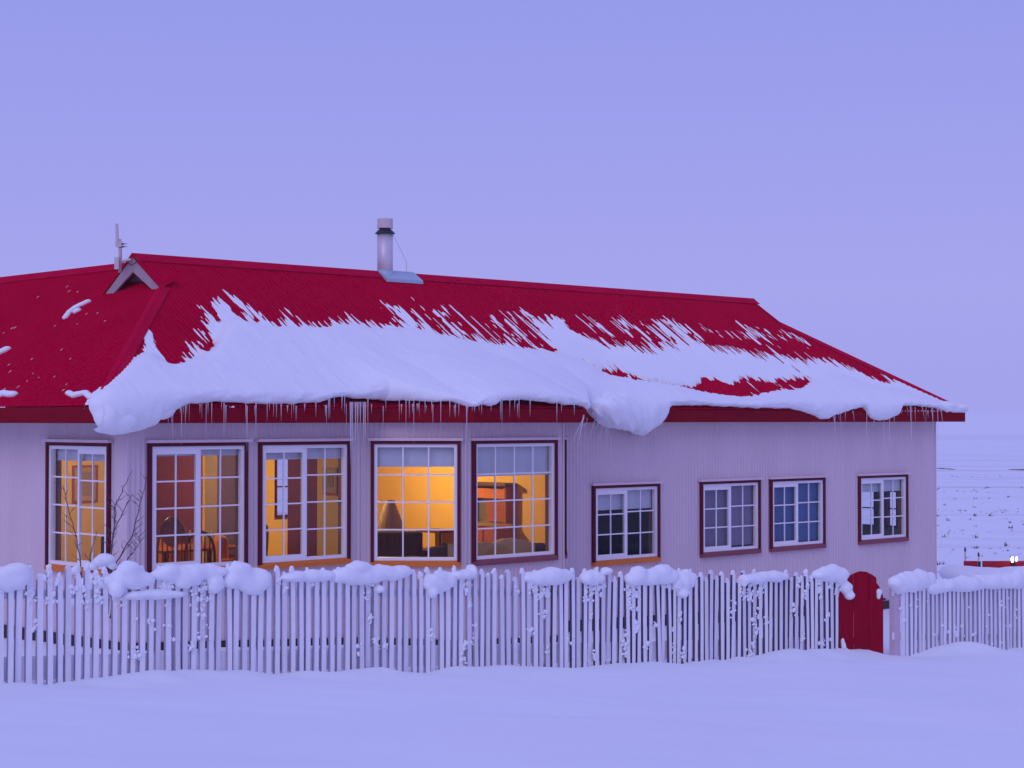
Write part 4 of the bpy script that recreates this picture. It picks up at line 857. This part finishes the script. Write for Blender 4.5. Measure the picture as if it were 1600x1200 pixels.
# arched gate, standing very slightly ajar
gz0 = float(ground_z(*FP((sG0 + sG1) / 2)[:2])); gate = thing('arched_gate', 'arched red plank gate standing between the two white picket fences', 'gate', FP(sG0, gz0))
ga = math.atan2(FD[1], FD[0]) + math.radians(3); gfr = frame2(*FP(sG0 + 0.015, 0, 0.0)[:2], math.cos(ga), math.sin(ga))
GWd, ztop_g, rise = (sG1 - sG0) - 0.03, -2.155, 0.42; npk = 6; pw = GWd / npk
def arch(x): e = (x - GWd / 2) / (GWd / 2); return ztop_g - rise * (1 - math.sqrt(max(0, 1 - (0.97 * e) ** 2)))
for i in range(npk):
    a, b = i * pw, (i + 1) * pw; dz = [-0.02, 0.0, 0.005, 0.0, -0.01, -0.07][i]; y = [0, 0.010, -0.006, 0.006, -0.008, 0.004][i]
    poly = [(a, gz0 - 0.15)] + [(x, arch(x) + dz) for x in np.linspace(a, b, 6)] + [(b, gz0 - 0.15)]
    MB().prism(gfr, poly[::-1], y - 0.011, y + 0.011).build('plank', M_GATE, gate, bevel=0.007)
for zz in (-2.66, -3.18): MB().box(gfr, 0.03, GWd - 0.03, 0.022, 0.050, zz, zz + 0.10).build('ledge', M_GATE, gate)
MB().box(gfr, -0.012, 0.0, -0.01, 0.07, gz0 - 0.1, -2.52).build('hanging_stile', M_TRIM, gate)
MB().box(gfr, GWd + 0.002, GWd + 0.09, 0.02, 0.05, -2.60, -2.57).build('latch', M_DARK, gate)
def gp(x, z, y=-0.03): return np.array(gfr(x, y, z))
gsn = [blob('snow_crust', [(gp(GWd - 0.13, -2.47), (0.045, 0.03, 0.05)), (gp(GWd - 0.14, -2.53), (0.03, 0.025, 0.04))], M_SNOW, None, 0.01, 0.12, 20, 31),
       blob('snow_crust', [(gp(0.07, -3.17), (0.035, 0.03, 0.06)), (gp(0.05, -3.11), (0.025, 0.025, 0.05)), (gp(0.10, -3.24), (0.05, 0.03, 0.05))], M_SNOW, None, 0.01, 0.12, 20, 33)]
tag(gsn[0], 'small snow crust stuck to the right plank of the red gate', 'snow'); tag(gsn[1], 'small snow crust stuck low on the hinge side of the red gate', 'snow')

# snow lying on the fence: (x0, x1, top row, bottom row, label)
GRP = 'snow lumps on the picket fence'
def fence_lump(seed, x0, x1, y0, y1, label, dens=1.0, extra=(), h=0.012, amp=0.22):
    r = random.Random(seed); parts = []
    s0, za = fence_at(x0, y0); s1, zb_ = fence_at(x1, y1); L = s1 - s0; s_, zt = fence_at((x0 + x1) / 2, y0); _, zl = fence_at((x0 + x1) / 2, y1); H = zt - zl
    n = max(5, int(L / 0.062 * dens))
    for i in range(n):
        e = (i + 0.5) / n; hump = 0.62 + 0.38 * math.sin(math.pi * min(max(e, 0.04), 0.96)) ** 0.7; hh = H * hump * (0.92 + 0.55 * float(fbm(s0 * 3 + L * e * 5.0, seed * 1.7, 90, 2)))
        c = np.array(FP(s0 + L * e + r.uniform(-0.02, 0.02), zl + (H - hh) * 0.55 + hh * 0.5 + 0.05 * float(fbm(L * e * 9.0, seed * 2.3, 91, 2)), -0.01 + 0.10 * float(fbm(L * e * 6.0, seed * 3.1, 92, 2))))
        parts.append((c, (max(0.075, L / n * 1.35), 0.085 + 0.03 * float(fbm(L * e * 7, seed, 93, 2)), hh * 0.40), tuple(FD)))
    for (x, y, rx, rz_) in extra:
        if y > y1 + (25 if seed == 115 else 5): continue
        q, zq = fence_at(x, y); parts.append((np.array(FP(q, zq, r.uniform(-0.05, 0.0))), (rx, 0.09, rz_), tuple(FD)))
    o = blob('snow_lump', parts, M_SNOW, None, h, amp, 13, seed); return tag(o, label, 'snow', GRP)
fence_lump(101, -30, 40, 882, 926, 'wedge of snow on the fence left of the bare shrub', extra=[(26, 890, 0.12, 0.07)])
fence_lump(102, 168, 234, 886, 926, 'big round snow lump on the fence right beside the bare shrub', extra=[(200, 888, 0.12, 0.08), (180, 920, 0.08, 0.09), (170, 940, 0.05, 0.06)])
fence_lump(103, 198, 280, 920, 940, 'low shelf of snow on the fence rail below the maroon-walled room window', 0.8)
fence_lump(104, 242, 352, 880, 908, 'long arched snow roll on the fence under the maroon-walled room window', extra=[(285, 905, 0.10, 0.10), (300, 900, 0.13, 0.10), (335, 910, 0.10, 0.11), (275, 928, 0.06, 0.07), (262, 890, 0.10, 0.06)])
fence_lump(105, 352, 416, 882, 930, 'humped snow lump on the fence between the two leftmost front windows', extra=[(372, 890, 0.14, 0.09), (395, 915, 0.14, 0.10)])
fence_lump(106, 446, 520, 888, 912, 'broad flat snow pillow on the fence under the window with the maroon wall', extra=[(470, 925, 0.05, 0.05), (485, 928, 0.08, 0.035)])
fence_lump(107, 524, 636, 880, 916, 'longest sloping snow pillow on the fence below the bay corner', extra=[(556, 886, 0.16, 0.07), (556, 930, 0.07, 0.09), (590, 920, 0.06, 0.05)])
fence_lump(108, 668, 708, 884, 934, 'ragged dripping snow lump on the fence below the yellow-lit window', extra=[(690, 945, 0.05, 0.07), (672, 925, 0.06, 0.06)], amp=0.3)
fence_lump(109, 710, 738, 888, 908, 'two small snow knobs on the fence under the post between the bay windows', extra=[(737, 890, 0.05, 0.06)])
fence_lump(110, 820, 890, 886, 918, 'wide snow pillow on the fence below the window with the dresser', extra=[(848, 928, 0.08, 0.04), (862, 896, 0.15, 0.07)])
fence_lump(111, 908, 936, 888, 918, 'upright snow lump on the fence left of the orange sill', extra=[(920, 932, 0.07, 0.05), (945, 892, 0.07, 0.05)])
fence_lump(112, 980, 1050, 886, 918, 'twin snow pillow on the fence under the orange sill of the dark window', extra=[(995, 895, 0.12, 0.09), (1032, 892, 0.14, 0.09), (990, 930, 0.06, 0.04)])
fence_lump(113, 1054, 1080, 888, 932, 'thin ragged snow crust on the fence right of the dark window', extra=[(1062, 928, 0.07, 0.05)], amp=0.3)
fence_lump(114, 1162, 1222, 891, 914, 'neat snow pillow on the fence below the violet-curtained window', extra=[(1175, 922, 0.08, 0.04), (1160, 908, 0.05, 0.09)])
fence_lump(115, 1272, 1316, 884, 912, 'curling snow cap on the fence end beside the red gate', extra=[(1298, 890, 0.13, 0.08), (1318, 918, 0.10, 0.10), (1310, 902, 0.12, 0.10), (1322, 930, 0.07, 0.06)])
for (a, b, y0, y1, lb) in ((1392, 1452, 890, 926, 'bulging snow block on the fence post right of the red gate'),):
    fence_lump(120, a, b, y0, y1, lb, extra=[(1405, 912, 0.18, 0.14), (1432, 905, 0.2, 0.13)])
fence_lump(121, 1450, 1760, 887, 921, 'long even snow cap along the short fence beyond the gate', 0.8, h=0.02)
# little caps and crusts caught between and upon the pickets
ico_v = [(0, 0, 1), (0.89, 0, 0.45), (0.28, 0.85, 0.45), (-0.72, 0.53, 0.45), (-0.72, -0.53, 0.45), (0.28, -0.85, 0.45), (0.72, 0.53, -0.45), (-0.28, 0.85, -0.45), (-0.89, 0, -0.45), (-0.28, -0.85, -0.45), (0.72, -0.53, -0.45), (0, 0, -1)]
ico_f = [(0, 1, 2), (0, 2, 3), (0, 3, 4), (0, 4, 5), (0, 5, 1), (1, 6, 2), (2, 7, 3), (3, 8, 4), (4, 9, 5), (5, 10, 1), (6, 7, 2), (7, 8, 3), (8, 9, 4), (9, 10, 5), (10, 6, 1), (6, 11, 7), (7, 11, 8), (8, 11, 9), (9, 11, 10), (10, 11, 6)]
def sub(v, f):
    v = [np.array(p) for p in v]; c = {}; nf = []
    def mid(a, b):
        k = (min(a, b), max(a, b))
        if k not in c: p = v[a] + v[b]; v.append(p / np.linalg.norm(p)); c[k] = len(v) - 1
        return c[k]
    for a, b, d in f:
        x, y, z = mid(a, b), mid(b, d), mid(d, a); nf += [(a, x, z), (b, y, x), (d, z, y), (x, y, z)]
    return v, nf
S_V, S_F = sub(ico_v, ico_f)
mb = MB(); rc = random.Random(17)
def crust(s, z, r, off, kz=1.0):
    c = np.array(FP(s, z, off)); ph = rc.uniform(0, 6)
    mb.add([c + r * np.array((p[0] * 1.0, p[1] * 0.8, p[2] * kz)) * (1 + 0.22 * math.sin(3 * p[0] + 2 * p[2] * 2 + ph) + 0.12 * rc.uniform(-1, 1)) for p in S_V], S_F)
for s, z in PICKS:
    if rc.random() < 0.55: crust(s, z - rc.uniform(0.0, 0.03), rc.uniform(0.018, 0.034), rc.uniform(-0.01, 0.01), 1.3)
hot = [fence_s(x) for x in (262, 312, 318, 560, 575, 590, 690, 720, 735, 838, 850, 845, 920, 930, 980, 990, 1035, 1048, 1165, 1178, 1250, 1290, 1300, 10, 135, 160, 220, 60)]
for k in range(135):
    q = rc.choice(hot) + rc.gauss(0, 0.07) if rc.random() < 0.75 else rc.uniform(-1, sG0)
    z = FTOP(q) - rc.choice((rc.uniform(0.12, 0.35), rc.uniform(0.2, 1.1))); sp = rc.uniform(0.015, 0.05)
    for i in range(rc.randint(4, 13)):
        crust(q + rc.gauss(0, sp), z + rc.gauss(0, sp * 1.4), rc.uniform(0.008, 0.024), rc.uniform(-0.026, -0.012), rc.uniform(0.7, 1.5))
for k in range(90): q = rc.uniform(sR + 0.1, 17.8); crust(q, FTOP(q) - rc.uniform(0.1, 1.0), rc.uniform(0.01, 0.028), rc.uniform(-0.03, 0), 1.2)
tag(mb.build('clinging_snow', M_SNOW, smooth=True), 'small crusts and caps of snow clinging to the fence pickets', 'snow', kind='stuff')

# ------------------------------------------------------------------ bare shrub behind the fence
SHY = 20.6
def shp(x, y, dy=0.0): d = ray(x, y); return d * ((SHY + dy) / d[1])
b0 = shp(165, 960); shrub = thing('bare_shrub', 'leafless snow-dusted shrub between the fence and the leftmost window', 'shrub', tuple(b0))
rb = random.Random(9)
STEMS = [[(140, 965), (127, 893), (120, 840), (105, 790), (98, 758)], [(165, 965), (172, 890), (178, 820), (180, 790), (194, 762), (207, 735)], [(168, 960), (172, 870), (180, 825), (196, 792), (207, 772)], [(172, 965), (182, 880), (205, 840), (216, 800), (224, 772), (230, 742)], [(172, 965), (192, 882), (208, 864), (218, 848), (219, 836)], [(150, 965), (148, 905), (140, 870), (152, 830)], [(165, 965), (174, 905), (174, 860), (181, 800), (182, 780)]]
for i, st_ in enumerate(STEMS):
    dy0 = rb.uniform(-0.25, 0.25); pts = [shp(x, y, dy0 * (j / 3)) for j, (x, y) in enumerate(st_)]
    fine = []
    for a, b in zip(pts[:-1], pts[1:]):
        for e in np.linspace(0, 1, 5)[:-1]: fine.append(a * (1 - e) + b * e + np.array([rb.gauss(0, 0.006) for _ in range(3)]))
    fine.append(pts[-1]); n = len(fine)
    mb = MB(); mb.tube(fine, [0.0105 * (1 - 0.72 * k / n) for k in range(n)], 6)
    for k in range(5, n - 1):
        if rb.random() < 0.75:
            L = rb.uniform(0.06, 0.24) * (1.15 - k / n); sg = rb.choice((-1, 1)); d = np.array((sg * rb.uniform(0.4, 1.0), rb.uniform(-0.5, 0.5), rb.uniform(0.5, 1.1))); d /= np.linalg.norm(d)
            p = fine[k]; mb.tube([p, p + d * L * 0.5 + np.array((0, 0, 0.01)), p + d * L], [0.0042, 0.0032, 0.0015], 5)
            if rb.random() < 0.6:
                q = p + d * L * 0.6; d2 = d + np.array((rb.uniform(-.8, .8), 0, 0.4)); mb.tube([q, q + d2 * 0.06], [0.0035, 0.002], 4)
    mb.build('stem', M_BARK, shrub, smooth=True)
def sblob(lst, seed): blob('snow_tuft', [(shp(x, y, -0.1), (r, r, r * k)) for x, y, r, k in lst], M_SNOW, shrub, 0.012, 0.14, 12, seed)
sblob([(158, 877, 0.09, 0.7), (170, 876, 0.08, 0.7), (164, 872, 0.09, 0.6), (176, 884, 0.05, 0.8)], 41)
sblob([(146, 905, 0.09, 0.8), (135, 912, 0.09, 0.8), (150, 915, 0.07, 0.8)], 42)
sblob([(112, 928, 0.09, 0.9), (118, 938, 0.07, 1.0), (128, 920, 0.06, 0.8)], 43)
sblob([(138, 935, 0.07, 1.0), (131, 928, 0.06, 0.8)], 44); sblob([(144, 884, 0.05, 0.8), (147, 886, 0.05, 0.8)], 46)
sblob([(120, 890, 0.05, 1.0), (112, 893, 0.05, 0.8)], 45)

# ------------------------------------------------------------------ the field beyond, on the right
mb = MB(); rt = random.Random(23)
def tuft(X, Y, r, n):
    z = float(ground_z(X, Y))
    for k in range(n):
        a = rt.uniform(0, 6.28); d = np.array((math.cos(a), math.sin(a), 0)); b = np.array((X, Y, z - 0.02)) + d * r * rt.uniform(0, 0.9); t = b + d * r * rt.uniform(0.2, 0.8) + np.array((0, 0, r * rt.uniform(0.5, 1.3)))
        c = np.cross(d, (0, 0, 1)) * r * 0.22; mb.add([b - c, b + c, t], [(0, 1, 2)])
for k in range(95):
    Y = 37 + 110 * rt.random() ** 1.5; X = (rt.uniform(1440, 1640) - 800) / F * Y
    if vn(X * 0.14, Y * 0.05, 71) < 0.42: continue
    tuft(X, Y, rt.uniform(0.04, 0.10) * (1 + Y / 130), rt.randint(5, 10))
for k in range(260):                                # lines of stubble along old furrows
    Y = rt.choice((62, 74, 96, 135, 190)) * rt.uniform(0.97, 1.03); X = (rt.uniform(1430, 1680) - 800) / F * Y
    tuft(X, Y, rt.uniform(0.02, 0.05) * (1 + Y / 120), rt.randint(3, 6))
for k in range(300):
    Y = rt.uniform(38, 130); X = rt.uniform(0.30, 0.75) * Y * rt.choice((1, 1, -1.2))
    tuft(X, Y, rt.uniform(0.06, 0.13), rt.randint(5, 10))
tag(mb.build('stubble_tufts', M_TUSS), 'dark tufts of dead grass poking through the snowy field', 'grass', kind='stuff')
def field_pt(x, y):                                 # walk the view ray down to the ground
    d = ray(x, y); 
    for k in np.geomspace(20, 4000, 4000):
        p = d * k / d[1]
        if p[2] < float(ground_z(p[0], p[1])): return p
    return p
for i, ((xa, ya), (xb, yb_), lb) in enumerate((((1440, 731), (1491, 734), 'dark bank line in the snowfield just beyond the house corner'), ((1578, 734), (1640, 736), 'short dark bank line far out in the snowfield'))):
    p, q = field_pt(xa, ya), field_pt(xb, yb_); q = p + (q - p) * 1.0; vs = []; n = 26
    for k in range(n + 1):
        e = k / n; c = p * (1 - e) + q * e; c[2] = float(ground_z(c[0], c[1])); hgt = 0.16 * math.sin(math.pi * min(1, max(0, e * 0.9 + 0.05))) ** 0.5 * (0.7 + 0.5 * rt.random()); w = 1.0
        vs += [(c[0], c[1] - w, c[2] - 0.1), (c[0], c[1] - 0.3, c[2] + hgt), (c[0], c[1] + 0.4, c[2] + hgt * 0.9), (c[0], c[1] + w, c[2] - 0.1)]
    tag(link('earth_bank', vs, [(4 * k + a, 4 * k + 4 + a, 4 * k + 5 + a, 4 * k + 1 + a) for k in range(n) for a in range(3)], M_TUSS, smooth=False, origin=tuple(p)), lb, 'bank', 'earth banks in the snowfield')
# low red barrier half buried, with posts and a lamp
BY = 41.0
def bp(x, y, dy=0): d = ray(x, y); return d * ((BY + dy) / d[1])
bar = thing('low_barrier', 'low red board barrier half buried in snow beyond the fence', 'barrier', tuple(bp(1545, 892)))
for (xa, xb) in ((1506, 1527), (1535, 1581), (1586, 1640)):
    a, b = bp(xa, 884), bp(xb, 886); fr = frame2(a[0], a[1], *(np.array((b - a)[:2]) / np.linalg.norm((b - a)[:2]))); L = float(np.linalg.norm((b - a)[:2])); zt, z0 = bp(xa, 876.5)[2], bp(xa, 894)[2]
    MB().box(fr, 0, L, -0.03, 0.03, z0 - 0.5, zt).build('board', M_RED, bar, bevel=0.01)
for x in (1530, 1583):
    a = bp(x, 884, -0.05); MB().tube([(a[0], a[1], a[2] - 0.6), (a[0], a[1], a[2] + 0.10)], 0.035, 8).build('post', M_DARK, bar)
parts = []
for x in np.linspace(1490, 1650, 26):
    parts.append((bp(x, 901 + 2.5 * math.sin(x * 0.21) + (2.5 if 1536 < x < 1575 else -3.5 if x < 1500 else 0), -0.5), (0.30, 0.45, 0.17)))
tag(blob('snow_drift', parts, M_SNOW, None, 0.04, 0.08, 3, 77), 'low snow drift banked against the red barrier', 'snow')
for k, (x, y) in enumerate(((1508, 858), (1529, 866))):
    a = bp(x, y, 0.8 + k); g = float(ground_z(a[0], a[1])); mp = thing('marker_post', ('thin marker post with a dark cap left of the red barrier', 'short marker post with a dark cap behind the red barrier')[k], 'post', (a[0], a[1], g))
    MB().tube([(a[0], a[1], g - 0.2), (a[0], a[1], a[2] - 0.02)], 0.018, 6).build('stake', M_MAST, mp); MB().tube([(a[0], a[1], a[2] - 0.05), (a[0], a[1], a[2] + 0.04)], [0.024, 0.018], 8).build('cap', M_DARK, mp)
a = bp(1585, 874, -0.2); g = float(ground_z(a[0], a[1])); gl = thing('garden_lamp', 'small lit white lamp on a short post above the red barrier', 'lamp', (a[0], a[1], g))
MB().tube([(a[0], a[1], g - 0.2), (a[0], a[1], a[2] - 0.06)], 0.02, 8).build('post', M_DARK, gl)
MB().tube([(a[0] - 0.045, a[1], a[2] - 0.07), (a[0] - 0.05, a[1], a[2]), (a[0] - 0.04, a[1], a[2] + 0.06)], [0.02, 0.035, 0.02], 10).build('lamp_glass', M_LAMPG, gl)
MB().tube([(a[0] + 0.045, a[1], a[2] - 0.05), (a[0] + 0.05, a[1], a[2] + 0.01), (a[0] + 0.05, a[1], a[2] + 0.06)], [0.012, 0.028, 0.015], 10).build('lamp_glass', M_LAMPG, gl)

# ------------------------------------------------------------------ misty air
SC.cycles.volume_bounces = 3
hz_m = bpy.data.materials.new('mist'); hz_m.use_nodes = True; t_ = hz_m.node_tree; t_.nodes.clear()
ho = t_.nodes.new('ShaderNodeOutputMaterial'); pv = t_.nodes.new('ShaderNodeVolumePrincipled'); pv.inputs['Color'].default_value = (0.97, 0.97, 0.99, 1); pv.inputs['Density'].default_value = 0.00034
t_.links.new(pv.outputs[0], ho.inputs['Volume'])
tag(MB().box(WF, -5100, 5100, -450, 5700, -110, 4.2).build('haze', hz_m), kind='stuff')
